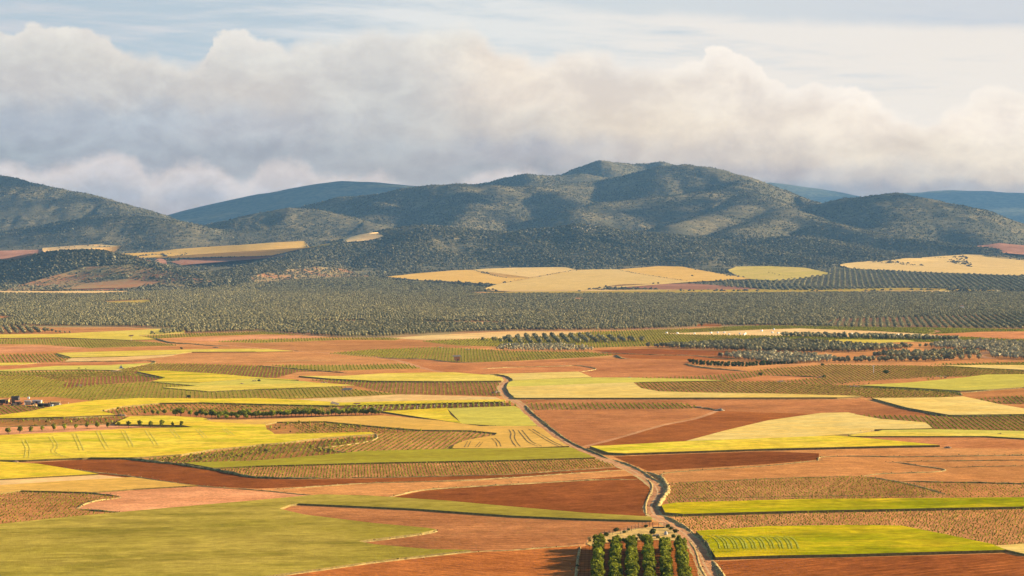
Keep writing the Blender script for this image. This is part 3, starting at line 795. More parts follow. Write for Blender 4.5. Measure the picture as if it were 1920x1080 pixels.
# ------------------------------------------------------------------ the patchwork of fields
# (object name, material, standing-crop height, [(u, v) of its corners in the photograph])
L_, R_ = -200, 2120
FIELDS = [
 # middle distance, left
 ('soil_field', 'soil_a', 0, [(40, 615), (150, 611), (230, 614), (300, 617), (340, 619), (250, 622), (100, 627), (85, 627)]),
 ('wheat_field', 'wheat_y', .7, [(L_, 629), (0, 628), (100, 627.5), (170, 624), (290, 618), (346, 620), (346, 625), (262, 630), (300, 637.5), (240, 638.5), (110, 634), (0, 635), (L_, 636)]),
 ('vineyard', 'vine_g', 0, [(262, 631), (346, 626), (490, 622), (600, 628), (490, 627), (400, 630), (310, 634), (295, 635)]),
 ('vineyard', 'vine_g', 0, [(L_, 637), (0, 636), (110, 635), (240, 639), (300, 643), (335, 648), (250, 650), (170, 653), (80, 646), (0, 645), (L_, 646)]),
 ('soil_field', 'soil_p', 0, [(L_, 649), (0, 650), (60, 648), (130, 650), (165, 652), (100, 658), (40, 661), (0, 661), (L_, 662)]),
 ('soil_field', 'soil_a', 0, [(115, 657), (180, 652), (350, 650), (480, 652), (480, 655), (380, 656), (240, 660), (112, 661)]),
 ('stubble_field', 'stub', .1, [(125, 672), (240, 668), (335, 664), (310, 670), (235, 675.5), (130, 678.5), (122, 678)]),
 ('wheat_field', 'wheat_y', .6, [(105, 663), (240, 659), (380, 656), (480, 655), (558, 658), (480, 660.5), (360, 661), (330, 665), (240, 669), (135, 671.5)]),
 ('vineyard', 'soil_v', 0, [(L_, 668), (0, 666), (105, 664), (133, 672), (118, 679), (60, 681), (0, 680), (L_, 680)]),
 ('wheat_field', 'wheat_y', .5, [(L_, 682), (0, 681), (70, 681), (40, 684.5), (0, 686), (L_, 687)]),
 ('soil_field', 'soil_d', 0, [(L_, 688), (0, 687), (75, 682), (105, 680), (230, 678), (285, 678), (290, 681), (260, 684), (200, 686), (105, 688), (0, 695), (L_, 697)]),
 ('oat_field', 'green_p', .5, [(L_, 697), (0, 695), (105, 687), (200, 686), (290, 681), (262, 686), (232, 692), (215, 695), (150, 694), (60, 695), (0, 698), (L_, 699)]),
 ('soil_field', 'soil_a', 0, [(310, 669), (360, 661), (480, 661), (620, 664), (700, 672), (750, 680), (760, 683), (480, 686), (380, 683), (290, 682), (285, 678), (235, 676)]),
 ('vineyard', 'soil_v', 0, [(230, 692), (290, 682), (380, 683), (480, 686), (560, 694), (655, 700), (600, 703), (520, 708), (480, 709), (420, 707), (310, 697), (250, 697), (215, 700)]),
 ('vineyard', 'soil_v', 0, [(L_, 700), (0, 700), (215, 697), (250, 697), (272, 706), (200, 712), (100, 715), (60, 710), (L_, 712)]),
 ('vineyard', 'vine_g', 0, [(L_, 707), (60, 704), (100, 712), (125, 716), (150, 722), (175, 722), (280, 716), (370, 723), (310, 728), (390, 735), (480, 731), (560, 727), (625, 724), (680, 732), (752, 739),
    (640, 745), (540, 748), (450, 749), (350, 748), (240, 750), (180, 752), (100, 744), (0, 746), (L_, 748)]),
 ('vineyard', 'vine_g', 0, [(L_, 699), (60, 697), (150, 696), (210, 697), (150, 701), (60, 703), (L_, 704)]),
 ('soil_field', 'soil_d', 0, [(118, 722), (132, 712), (200, 706), (270, 706), (311, 709), (280, 715), (170, 722), (125, 729)]),
 ('barley_field', 'wheat_yg', .7, [(257, 698), (310, 696.5), (400, 702), (480, 709), (560, 714), (480, 716), (375, 719), (285, 717), (310, 709.5)]),
 ('oat_field', 'green_p', .5, [(285, 717), (375, 719), (480, 711), (570, 716), (600, 720), (480, 722), (375, 725)]),
 ('wheat_field', 'wheat_y', .5, [(305, 728), (375, 724), (480, 722), (600, 719), (665, 723.5), (600, 727), (480, 731), (390, 735)]),
 ('soil_field', 'soil_a', 0, [(L_, 748), (0, 747), (100, 744), (180, 753), (92, 765), (0, 760), (L_, 765)]),
 ('vineyard', 'soil_v', 0, [(L_, 764), (0, 761), (95, 765), (60, 773), (0, 781), (L_, 790)]),
 ('stubble_field', 'stub', .1, [(520, 751), (640, 745), (760, 739.5), (930, 745), (947, 752), (900, 755), (700, 758), (560, 753)]),
 ('barley_field', 'wheat_yg', .8, [(L_, 786), (0, 781), (60, 773), (110, 762), (180, 753), (260, 748.5), (400, 750), (480, 748.5), (560, 752), (640, 757), (760, 754), (930, 751.5), (948, 752), (940, 757),
    (800, 759), (630, 763), (500, 760), (380, 757), (300, 758), (230, 764), (187, 773), (217, 780), (120, 784), (0, 787), (L_, 790)]),
 ('vineyard', 'soil_b', 0, [(187, 773), (230, 765), (300, 758), (380, 757), (480, 760), (625, 763), (640, 772), (480, 772), (300, 776), (222, 779)]),
 ('soil_field', 'soil_d', 0, [(262, 774), (480, 770), (620, 771), (720, 776), (715, 781), (640, 784), (480, 786), (385, 787), (270, 781)]),
 ('vineyard', 'soil_b', 0, [(L_, 790), (0, 788), (120, 785), (245, 781), (240, 787), (215, 795), (100, 798), (0, 800), (L_, 802)]),
 ('soil_field', 'soil_p', 0, [(L_, 802), (0, 801), (215, 795), (345, 799), (362, 804), (250, 806), (110, 814), (0, 819), (L_, 823)]),
 ('barley_field', 'wheat_yg', .8, [(L_, 823), (0, 819), (110, 814), (250, 806), (362, 804), (342, 800), (215, 798), (222, 793), (245, 783), (310, 782), (380, 786), (402, 792), (497, 795), (499, 804), (515, 817),
    (600, 815), (695, 813), (702, 816), (600, 824), (520, 834), (400, 845), (340, 855), (250, 861), (150, 862), (50, 866), (L_, 868)]),
 ('wheat_field', 'wheat_t', .6, [(380, 789), (480, 789), (620, 783), (715, 781), (820, 790), (900, 801), (1005, 801), (1040, 812), (1082, 838), (960, 843), (848, 843), (852, 836), (872, 828), (928, 818), (932, 814),
    (880, 809), (780, 808), (640, 795), (560, 793), (480, 799), (400, 794)]),
 ('vineyard', 'soil_b', 0, [(497, 798), (520, 793), (610, 792), (700, 801), (800, 809), (704, 813), (600, 815), (520, 817), (500, 808)]),
 ('vineyard', 'soil_b', 0, [(270, 862), (340, 856), (480, 837), (600, 827), (695, 819), (706, 822), (620, 838), (594, 840), (640, 848), (662, 850), (600, 855), (480, 864), (400, 868), (350, 871)]),
 ('vineyard', 'soil_v', 0, [(594, 840), (620, 838), (710, 822), (705, 813), (790, 811), (880, 809), (930, 815), (872, 827), (851, 836), (845, 844), (662, 849)]),
 ('cereal_field', 'green', .6, [(345, 870), (480, 866), (600, 856), (680, 848), (840, 844), (960, 843), (1082, 841), (1124, 860), (960, 865), (700, 870), (480, 876), (400, 880)]),
 ('vineyard', 'soil_v', 0, [(383, 881), (480, 876), (700, 870), (960, 865), (1124, 861), (1160, 875), (1060, 881), (960, 889), (700, 896), (560, 898), (480, 897)]),
 ('soil_field', 'soil_dd', 0, [(38, 869), (170, 861), (240, 862), (340, 872), (400, 881), (480, 897), (560, 899), (700, 897), (960, 890), (1158, 876), (1172, 880), (960, 895), (700, 906), (560, 913), (480, 916), (370, 911), (180, 889), (70, 871)]),
 ('barley_field', 'wheat_yg', .6, [(L_, 868), (0, 868), (70, 872), (120, 880), (185, 891), (110, 897), (0, 901), (L_, 904)]),
 ('stubble_field', 'stub', .1, [(L_, 904), (0, 901), (185, 891), (248, 897), (140, 903), (0, 912), (L_, 915)]),
 ('wheat_field', 'wheat_t', .5, [(L_, 916), (0, 912), (140, 903), (248, 897), (350, 911), (372, 912), (250, 919), (160, 926), (40, 922), (0, 927), (L_, 935)]),
 ('vineyard', 'soil_v', 0, [(L_, 940), (0, 928), (40, 922), (160, 925), (225, 932), (215, 935), (152, 948), (140, 954), (240, 962), (100, 975), (0, 986), (L_, 1005)]),
 ('soil_field', 'soil_p', 0, [(165, 926), (250, 919), (372, 912), (480, 921), (560, 926), (610, 931), (560, 935), (480, 941), (330, 954), (240, 962), (143, 953), (160, 945), (225, 934), (215, 930)]),
 ('soil_field', 'soil_a', 0, [(372, 911), (480, 916), (560, 913), (700, 906), (960, 895), (1172, 880), (1196, 889), (960, 910), (800, 920), (720, 934), (690, 932), (600, 929), (540, 924)]),
 ('soil_field', 'soil_dd', 0, [(730, 934), (800, 919), (960, 908), (1198, 891), (1220, 903), (1224, 918), (1215, 940), (1211, 968), (1100, 963), (960, 951), (860, 943)]),
 ('oat_field', 'green_o', .6, [(L_, 1005), (0, 986), (100, 975), (240, 962), (330, 954), (480, 941), (600, 930), (690, 932), (840, 942), (960, 953), (1100, 965), (1222, 972), (1222, 979), (1100, 976), (960, 970), (780, 957),
    (560, 947), (545, 949), (524, 957), (570, 968), (700, 984), (800, 993), (818, 996), (790, 1003), (700, 1014), (671, 1018), (700, 1024), (800, 1033), (882, 1035), (800, 1044), (700, 1056), (600, 1070), (510, 1082),
    (300, 1110), (L_, 1190)]),
 ('soil_field', 'soil_d', 0, [(527, 957), (547, 949), (562, 948), (780, 958), (960, 971), (1100, 977), (1222, 980), (1240, 983), (1110, 1003), (1092, 1022), (960, 1032), (884, 1035), (800, 1032), (700, 1023), (675, 1018),
    (700, 1015), (790, 1004), (820, 996), (800, 992), (700, 983), (570, 967)]),
 ('soil_field', 'soil_o', 0, [(510, 1083), (600, 1071), (700, 1057), (800, 1045), (884, 1036), (960, 1033), (1090, 1023), (1083, 1060), (1078, 1190), (L_, 1240), (L_, 1190), (300, 1111)]),
 ('orchard_soil', 'orchard', 0, [(1090, 1026), (1108, 1020), (1140, 1016), (1250, 1012), (1275, 1006), (1295, 1020), (1318, 1060), (1345, 1110), (1370, 1190), (1078, 1190), (1083, 1060)]),
 ('grass_yard', 'yard', .1, [(1100, 1020), (1118, 1006), (1140, 1001), (1180, 993), (1225, 988), (1246, 988), (1275, 1003), (1290, 1016), (1250, 1013), (1180, 1013), (1140, 1017), (1108, 1024)]),
 # middle distance, centre
 ('vineyard', 'vine_g', 0, [(400, 641), (480, 637), (600, 634), (760, 634), (740, 638), (640, 637.5), (480, 643)]),
 ('soil_field', 'soil_p', 0, [(310, 636), (480, 629), (615, 630), (600, 633), (480, 636), (400, 640)]),
 ('soil_field', 'soil_a', 0, [(400, 645), (480, 643), (600, 640), (740, 639), (800, 642), (900, 648), (860, 652), (700, 656), (600, 662), (480, 655)]),
 ('wheat_field', 'wheat_y', .4, [(470, 657), (500, 655), (560, 658.5), (480, 660.5)]),
 ('vineyard', 'vine_g', 0, [(505, 685), (640, 685), (760, 683), (792, 691), (700, 693), (620, 696), (560, 693)]),
 ('soil_field', 'soil_a', 0, [(560, 697), (660, 696), (792, 692), (832, 698), (720, 703), (640, 710), (520, 708)]),
 ('vineyard', 'soil_v', 0, [(580, 713), (625, 712), (720, 717), (840, 718), (940, 717), (946, 735), (940, 743), (860, 741), (760, 740), (700, 731), (665, 723)]),
 ('barley_field', 'wheat_y', .8, [(560, 707), (640, 707), (720, 702), (850, 700), (925, 706), (946, 711), (940, 716), (840, 717), (700, 716), (620, 712)]),
 ('vineyard', 'soil_d', 0, [(640, 763), (800, 759), (960, 755), (968, 762), (840, 766), (720, 773), (640, 772)]),
 ('oat_field', 'green_p', .5, [(838, 767), (965, 763), (978, 770), (1007, 800), (940, 801), (865, 796)]),
 ('barley_field', 'wheat_yg', .6, [(715, 773), (838, 766.5), (866, 796), (780, 783)]),
 # middle distance, right
 ('stubble_field', 'stub', .1, [(730, 634), (800, 628), (960, 621.5), (1108, 622), (1060, 628), (1000, 632), (900, 635), (800, 638)]),
 ('vineyard', 'vine_g', 0, [(790, 640), (900, 636), (1000, 632), (1060, 628), (1110, 622), (1300, 617), (1400, 612), (1440, 610), (1900, 618), (R_, 616), (R_, 640), (1920, 643), (1800, 642), (1600, 641), (1440, 645),
    (1250, 648), (1120, 652), (1000, 652), (860, 648)]),
 ('stubble_field', 'stub', .1, [(1235, 626), (1340, 622), (1430, 618), (1500, 616), (1640, 621), (1770, 629), (1770, 633), (1640, 634), (1500, 631), (1440, 630), (1300, 628)]),
 ('wheat_field', 'wheat_y', .4, [(1500, 641), (1580, 637), (1700, 638), (1720, 641), (1600, 645)]),
 ('soil_field', 'soil_d', 0, [(1740, 627), (1840, 622), (R_, 620), (R_, 632), (1900, 637), (1800, 632)]),
 ('soil_field', 'soil_dd', 0, [(1110, 657), (1210, 654), (1360, 658), (1440, 664), (1440, 672), (1400, 669), (1300, 666), (1160, 663)]),
 ('soil_field', 'soil_o', 0, [(1090, 661), (1180, 664), (1240, 666), (1340, 668), (1400, 672), (1330, 676), (1200, 673), (1178, 672), (1150, 666)]),
 ('vineyard', 'vine_g', 0, [(615, 663), (700, 656), (820, 651.5), (900, 655), (960, 659), (1100, 660.5), (1152, 666), (1100, 670), (960, 677), (900, 679), (850, 679), (790, 673), (720, 672)]),
 ('soil_field', 'soil_d', 0, [(735, 673), (790, 674), (850, 680), (960, 678), (1100, 671), (1180, 673), (1300, 676), (1290, 682), (1330, 691), (1402, 697), (1380, 699), (1300, 707), (1180, 710), (1108, 710), (1085, 699),
    (960, 702), (900, 703), (850, 700), (780, 687)]),
 ('soil_field', 'soil_d', 0, [(1080, 686), (1115, 692), (1085, 698), (960, 701), (900, 703), (850, 700), (900, 691), (960, 689)]),
 ('wheat_field', 'wheat_p', .7, [(905, 703.5), (960, 702), (1085, 698.5), (1110, 709), (1000, 713), (962, 715), (955, 709)]),
 ('oat_field', 'green_p', .6, [(962, 715), (1000, 713), (1108, 709.5), (1180, 709.5), (1300, 712), (1362, 715), (1200, 718), (1100, 722), (1000, 726), (950, 727), (952, 719)]),
 ('vineyard', 'soil_v', 0, [(1190, 709), (1300, 707), (1400, 699), (1440, 692), (1560, 684), (1640, 686), (1780, 687), (1920, 696), (R_, 700), (R_, 704), (1920, 703), (1800, 707), (1700, 712), (1620, 723), (1560, 722), (1470, 716), (1360, 715), (1280, 711)]),
 ('soil_field', 'soil_d', 0, [(1362, 714), (1440, 704), (1500, 706), (1546, 708), (1480, 714), (1420, 717)]),
 ('soil_field', 'soil_a', 0, [(1540, 722), (1640, 714), (1760, 706), (1800, 707), (1660, 720), (1620, 725), (1590, 726)]),
 ('vineyard', 'vine_g', 0, [(1740, 684), (1920, 680), (R_, 678), (R_, 686), (1840, 686)]),
 ('wheat_field', 'wheat_p', .6, [(1770, 687), (1840, 685.5), (1920, 686), (R_, 687), (R_, 697), (1920, 695), (1840, 691)]),
 ('wheat_field', 'wheat_p', .8, [(945, 727), (1000, 726), (1100, 722), (1187, 719), (1202, 730), (1235, 736), (1300, 738), (1440, 740), (1615, 745), (1570, 747.5), (1300, 748), (960, 748.5), (952, 740)]),
 ('vineyard', 'soil_v', 0, [(1187, 719), (1200, 718), (1362, 716), (1440, 716), (1560, 722), (1700, 727), (1790, 735), (1806, 742), (1760, 748), (1640, 748.5), (1615, 745), (1440, 740), (1235, 736), (1202, 729)]),
 ('oat_field', 'green_p', .9, [(1608, 725), (1700, 720), (1800, 711), (1850, 704.5), (1920, 704), (R_, 703), (R_, 725), (1920, 728), (1850, 733), (1800, 735), (1700, 729)]),
 ('soil_field', 'soil_a', 0, [(1806, 738), (1850, 733.5), (1920, 729), (R_, 726), (R_, 745), (1920, 744), (1840, 748), (1815, 750)]),
 ('vineyard', 'soil_v', 0, [(1822, 749), (1900, 744), (R_, 745), (R_, 756), (1900, 758), (1855, 757)]),
 ('wheat_field', 'wheat_p', .9, [(1635, 749), (1760, 748), (1806, 746), (1835, 752), (1880, 762), (1920, 769), (R_, 774), (R_, 778), (1920, 779.5), (1780, 781), (1700, 767)]),
 ('soil_field', 'soil_d', 0, [(958, 750), (1300, 749), (1570, 748.5), (1612, 746.5), (1640, 755), (1700, 768), (1778, 781), (1600, 780), (1530, 775), (1440, 773), (1330, 770), (1300, 765), (1280, 757), (985, 757), (970, 754)]),
 ('vineyard', 'soil_v', 0, [(988, 757), (1280, 757), (1315, 765), (1260, 768), (1180, 768), (992, 770)]),
 ('soil_field', 'soil_d', 0, [(985, 769), (1150, 767.5), (1320, 767), (1347, 770), (1322, 778), (1240, 796), (1100, 836), (1082, 838), (1040, 808), (1012, 786)]),
 ('soil_field', 'soil_o', 0, [(1096, 838), (1240, 798), (1325, 778), (1350, 770.5), (1440, 773.5), (1540, 776), (1500, 782), (1440, 791), (1290, 829), (1140, 839)]),
 ('wheat_field', 'wheat_p', .8, [(1286, 830), (1440, 791), (1540, 777), (1590, 776), (1640, 786), (1735, 795), (1750, 806), (1640, 808), (1600, 816), (1500, 823), (1400, 826)]),
 ('vineyard', 'soil_v', 0, [(1600, 779), (1700, 780.5), (1780, 781.5), (1920, 780), (R_, 779), (R_, 812), (1920, 809), (1750, 808), (1737, 795), (1650, 788)]),
 ('oat_field', 'green_p', .5, [(1655, 808), (1750, 806.5), (1920, 810), (R_, 811), (R_, 822), (1920, 817), (1640, 812)]),
 ('barley_field', 'wheat_y', .6, [(1590, 818), (1640, 811), (1920, 816), (R_, 820), (R_, 832), (1920, 824), (1850, 820), (1600, 820)]),
 ('barley_field', 'wheat_yg', .9, [(1106, 840), (1140, 839), (1300, 830), (1440, 825), (1560, 820), (1640, 824), (1780, 838), (1700, 839), (1440, 845), (1172, 854), (1140, 852)]),
 ('soil_field', 'soil_d', 0, [(1570, 820), (1850, 820.5), (1920, 825), (R_, 833), (R_, 845), (1920, 842), (1780, 840), (1700, 832)]),
 ('soil_field', 'soil_a', 0, [(1145, 856), (1172, 854.5), (1440, 846), (1780, 840), (1920, 843), (R_, 845), (R_, 910), (1920, 906), (1700, 903), (1620, 893), (1500, 895), (1253, 906), (1235, 890), (1190, 873)]),
 ('soil_field', 'soil_dd', 0, [(1150, 856), (1440, 846), (1536, 850), (1534, 862), (1440, 870), (1215, 883), (1180, 869)]),
 ('soil_field', 'soil_a', 0, [(1218, 884), (1440, 871), (1540, 863), (1620, 866), (1700, 868), (1768, 880), (1740, 886), (1620, 891), (1500, 896), (1253, 906), (1240, 892)]),
 ('vineyard', 'soil_v', 0, [(1256, 907), (1440, 898), (1620, 893.5), (1690, 905), (1775, 928), (1760, 933), (1440, 941), (1252, 948), (1248, 930)]),
 ('vineyard', 'soil_v', 0, [(1690, 904), (1920, 907), (R_, 911), (R_, 938), (1920, 936), (1760, 934), (1776, 928)]),
 ('cereal_field', 'green_b', .8, [(1240, 951), (1270, 946.5), (1500, 940), (1920, 936.5), (R_, 935), (R_, 953), (1920, 954), (1500, 962), (1282, 968), (1247, 965)]),
 ('vineyard', 'soil_v', 0, [(1250, 967), (1282, 968.5), (1500, 962), (1920, 954), (R_, 952), (R_, 1022), (1920, 1024), (1862, 1028), (1780, 1008), (1690, 990), (1600, 989), (1440, 991), (1310, 998), (1290, 990)]),
 ('cereal_field', 'green_b', .8, [(1305, 1000), (1440, 991), (1600, 989), (1690, 990), (1780, 1008), (1865, 1026), (1885, 1036), (1600, 1044), (1440, 1047), (1342, 1050), (1325, 1022)]),
 ('wheat_field', 'wheat_p', .6, [(1862, 1027), (1920, 1023), (R_, 1019), (R_, 1052), (1920, 1042), (1890, 1035)]),
 ('soil_field', 'soil_dd', 0, [(1336, 1053), (1440, 1048), (1600, 1045), (1885, 1038), (1920, 1044), (R_, 1060), (R_, 1200), (1400, 1190), (1350, 1080)]),
 # glimpses of ground between the olives
 ('olive_ground', 'grove', 0, [(L_, 549), (R_, 549), (R_, 616), (1700, 615), (1440, 611), (1300, 614), (1240, 618), (960, 621), (800, 629), (730, 634), (640, 633), (560, 628), (480, 621), (350, 625), (346, 619), (240, 614), (L_, 614)]),
 ('vineyard', 'vine_g', 0, [(190, 566), (282, 562), (280, 570), (205, 571)]),
 ('wheat_field', 'wheat_y', .5, [(590, 602), (690, 603), (680, 606), (600, 606)]),
 ('stubble_field', 'stub', .1, [(770, 604), (910, 604), (960, 606), (940, 609), (800, 607.5)]),
 ('soil_field', 'soil_d', 0, [(L_, 592), (0, 592), (28, 596), (10, 601), (L_, 602)]),
 ('soil_field', 'soil_o', 0, [(1310, 608), (1355, 609), (1350, 612), (1305, 612)]),
]
ROAD = [(925, 703.5), (940, 706), (949, 709.5), (951, 714), (945, 719), (941, 725), (943, 732), (948, 740), (955, 747), (968, 753), (980, 762), (988, 772), (1000, 783), (1012, 794), (1035, 811), (1058, 827), (1083, 841),
        (1110, 853), (1140, 864), (1172, 876), (1198, 889), (1216, 900), (1230, 913), (1233, 925), (1226, 938), (1221, 951), (1226, 964), (1243, 976), (1262, 987), (1284, 1001), (1303, 1021), (1313, 1040), (1322, 1060),
        (1333, 1080), (1348, 1110), (1370, 1150), (1400, 1200)]
TRACKS = [  # thin farm tracks: points, metres wide
 ([(830, 698), (800, 692), (770, 683), (745, 676), (715, 671), (680, 667), (640, 664), (600, 661), (560, 659), (520, 656)], 5),
 ([(262, 630.5), (290, 636), (312, 641), (345, 644), (390, 647), (430, 648), (480, 652), (520, 656)], 3.5),
 ([(1096, 837.5), (1170, 818), (1240, 798), (1300, 786), (1325, 778), (1345, 770)], 3.0),
 ([(1330, 686), (1440, 683), (1560, 683), (1700, 684), (1800, 685)], 4),
 ([(1860, 672), (1835, 667), (1850, 660), (1880, 657)], 8),
 ([(1740, 626), (1760, 622), (1740, 618)], 6),
]
def catmull(pts, n=6):
    pts = np.array(pts, float); out = []
    q = np.vstack([2 * pts[0] - pts[1], pts, 2 * pts[-1] - pts[-2]])
    for i in range(1, len(q) - 2):
        for t in np.linspace(0, 1, n, endpoint=False):
            a, b, c, d = q[i - 1], q[i], q[i + 1], q[i + 2]
            out.append(.5 * ((2 * b) + (-a + c) * t + (2 * a - 5 * b + 4 * c - d) * t ** 2 + (-a + 3 * b - 3 * c + d) * t ** 3))
    out.append(pts[-1])
    return np.array(out)
def ribbon_poly(center, w, seed=0):
    c = center[:, :2]
    t = np.gradient(c, axis=0); t /= np.linalg.norm(t, axis=1)[:, None]
    n = np.stack([-t[:, 1], t[:, 0]], 1)
    rg = np.random.RandomState(seed)
    w1 = w / 2 * (1 + .12 * rg.normal(size=len(c)))[:, None]; w2 = w / 2 * (1 + .12 * rg.normal(size=len(c)))[:, None]
    return np.vstack([c + n * w1, (c - n * w2)[::-1]])

print('fields...')
road_px = catmull(ROAD, 4)
road_c = P(road_px[:, 0], road_px[:, 1])
FW = [P([p[0] for p in f[3]], [p[1] for p in f[3]])[:, :2] for f in FIELDS]
rb = np.random.RandomState(3)
def refine(poly, step):
    """slightly wavering edges between corners, as ploughs leave them"""
    out = []
    n = len(poly)
    for i in range(n):
        a, b = poly[i], poly[(i + 1) % n]
        L = np.linalg.norm(b - a)
        k = int(min(14, L // step))
        out.append(a)
        for j in range(1, k):
            t = j / k
            p = a + (b - a) * t
            d = (b - a) / L
            am = .020 * min(L / k, 60) * (0.6 + p[1] / 2500)
            out.append(p + np.array([-d[1], d[0]]) * am * rb.normal())
    return np.array(out)
FWr = [refine(p, 45) for p in FW]
extra = [('dirt_road', 'path', 0, ribbon_poly(road_c, 4.0, 1))]
verge_poly = ribbon_poly(road_c, 5.6, 2)
extra.insert(0, ('road_verge', 'path_edge', 0, verge_poly))
extra.append(('road_crown', 'path_mid', 0, ribbon_poly(road_c, .55, 3)))
for k, (pts, w) in enumerate(TRACKS):
    q = catmull(pts, 4)
    extra.append(('farm_track', 'path', 0, ribbon_poly(P(q[:, 0], q[:, 1]), w, 5 + k)))
ALLP = [(n, m, h, pw) for (n, m, h, _), pw in zip(FIELDS, FWr)] + extra
YB = 3900.0
gx = []
y = 300.0
while y < YB:
    half = .36 * y + 160
    k = int(2 * half / max(12, y * .018)) + 1
    for x in np.linspace(-half, half, k):
        gx.append((x, y))
    y *= 1.02
half = .36 * YB + 160
for x in np.linspace(-half, half, 60): gx.append((x, YB))
verts, faces = [Vector(p) for p in gx], []
for n, m, h, pw in ALLP:
    o = len(verts)
    verts += [Vector((float(a), float(b))) for a, b in pw]
    faces.append(list(range(o, o + len(pw))))
cv, ce, cf, ov, oe, of = geometry.delaunay_2d_cdt(verts, [], faces, 0, 0.01, True)
cv = np.array([(p.x, p.y) for p in cv])
cz = height(cv[:, 0], cv[:, 1])
tri = [tuple(f) for f in cf]
cen = np.array([cv[list(f)].mean(0) for f in tri])
owner = np.full(len(tri), -1)
for k, (n, m, h, pw) in enumerate(ALLP):
    owner[inside(pw, cen[:, 0], cen[:, 1])] = k
print('cdt', len(cv), len(tri))
def sub_mesh(name, idx, mname, crop):
    fs = [tri[i] for i in idx]
    used = sorted({v for f in fs for v in f}); mp = {v: i for i, v in enumerate(used)}
    V_ = np.column_stack([cv[used], cz[used] + crop])
    flat = [mp[v] for f in fs for v in f]; sizes = [len(f) for f in fs]; nt = len(sizes)
    if crop > 0.05:                                   # standing crop: close its sides down to the ground
        ed = {}
        for f in fs:
            for a, b in zip(f, f[1:] + f[:1]):
                ed[(a, b)] = 1
        bd = [(a, b) for (a, b) in ed if (b, a) not in ed]
        lo = {}
        extra_v = []
        for a, b in bd:
            for v in (a, b):
                if v not in lo:
                    lo[v] = len(used) + len(extra_v); extra_v.append((cv[v, 0], cv[v, 1], cz[v] - .15))
        for a, b in bd:
            flat += [mp[b], mp[a], lo[a], lo[b]]; sizes.append(4)
        if extra_v: V_ = np.vstack([V_, np.array(extra_v)])
    me = mesh_np(name, V_, flat, sizes, [M[mname], M['edge']], [0] * nt + [1] * (len(sizes) - nt), False)
    return link(name, me, kind='structure')
sub_mesh('ground', np.nonzero(owner == -1)[0], 'soil_a', 0)
for k, (n, m, h, pw) in enumerate(ALLP):
    idx = np.nonzero(owner == k)[0]
    if len(idx):
        sub_mesh(n, idx, m, h)

# ------------------------------------------------------------------ hills and far plain (polar sheets)
def polar_sheet(name, r0, r1, nr, ang, na, hf, m, drop=0.0):
    rr = np.linspace(r0, r1, nr)
    tt = np.linspace(-ang, ang, na)
    Rg, Tg = np.meshgrid(rr, tt, indexing='ij')
    X = Rg * np.tan(Tg); Y = Rg
    Z = hf(X.ravel(), Y.ravel()).reshape(X.shape) - drop
    V_ = np.stack([X.ravel(), Y.ravel(), Z.ravel()], 1)
    i = np.arange(nr - 1)[:, None] * na + np.arange(na - 1)[None, :]
    q = np.stack([i, i + 1, i + na + 1, i + na], -1).reshape(-1, 4)
    me = mesh_np(name, V_, q.ravel(), np.full(len(q), 4), [M[m]], None, True)
    return link(name, me, kind='structure'), Z
print('hills...')
hills, HZ = polar_sheet('hills', YB - 20, 9800, 560, RAD(21), 900, height, 'hill', .0)
def far_h(X, Y):
    return np.maximum(hills_h(X, Y, SEGF) + 14 * fbm(X / 500, Y / 700, 4, 77), np.interp(Y, BY, BZ) - 3)
polar_sheet('far_hills', 9780, 22000, 160, RAD(24), 400, far_h, 'hill_far')
# the plain out of the picture on both sides, to the horizon
mb = MB()
for sx in (-1, 1):
    a = RAD(21)
    pr = []
    for yy in (-400, 300, 1500, 3000, YB, 6000, 9800, 22000):
        xi = (.36 * yy + 150) if 0 < yy <= YB else yy * math.tan(a) - 5
        if yy <= 0: xi = 0
        z = float(np.interp(yy, BY, BZ)) - 1.0
        pr.append([(sx * xi, yy, z), (sx * (xi + 4000), yy, z), (sx * 40000, yy, z)])
    for p0, p1 in zip(pr[:-1], pr[1:]):
        for k in range(2):
            q = [p0[k], p0[k + 1], p1[k + 1], p1[k]]
            if sx < 0: q = q[::-1]
            mb.add(q, [(0, 1, 2, 3)])
mb.add([(-250, -400, -1), (250, -400, -1), (260, 302, -1), (-260, 302, -1)], [(0, 1, 2, 3)])
link('plain', mb.mesh('plain', [M['soil_a']]), kind='structure')

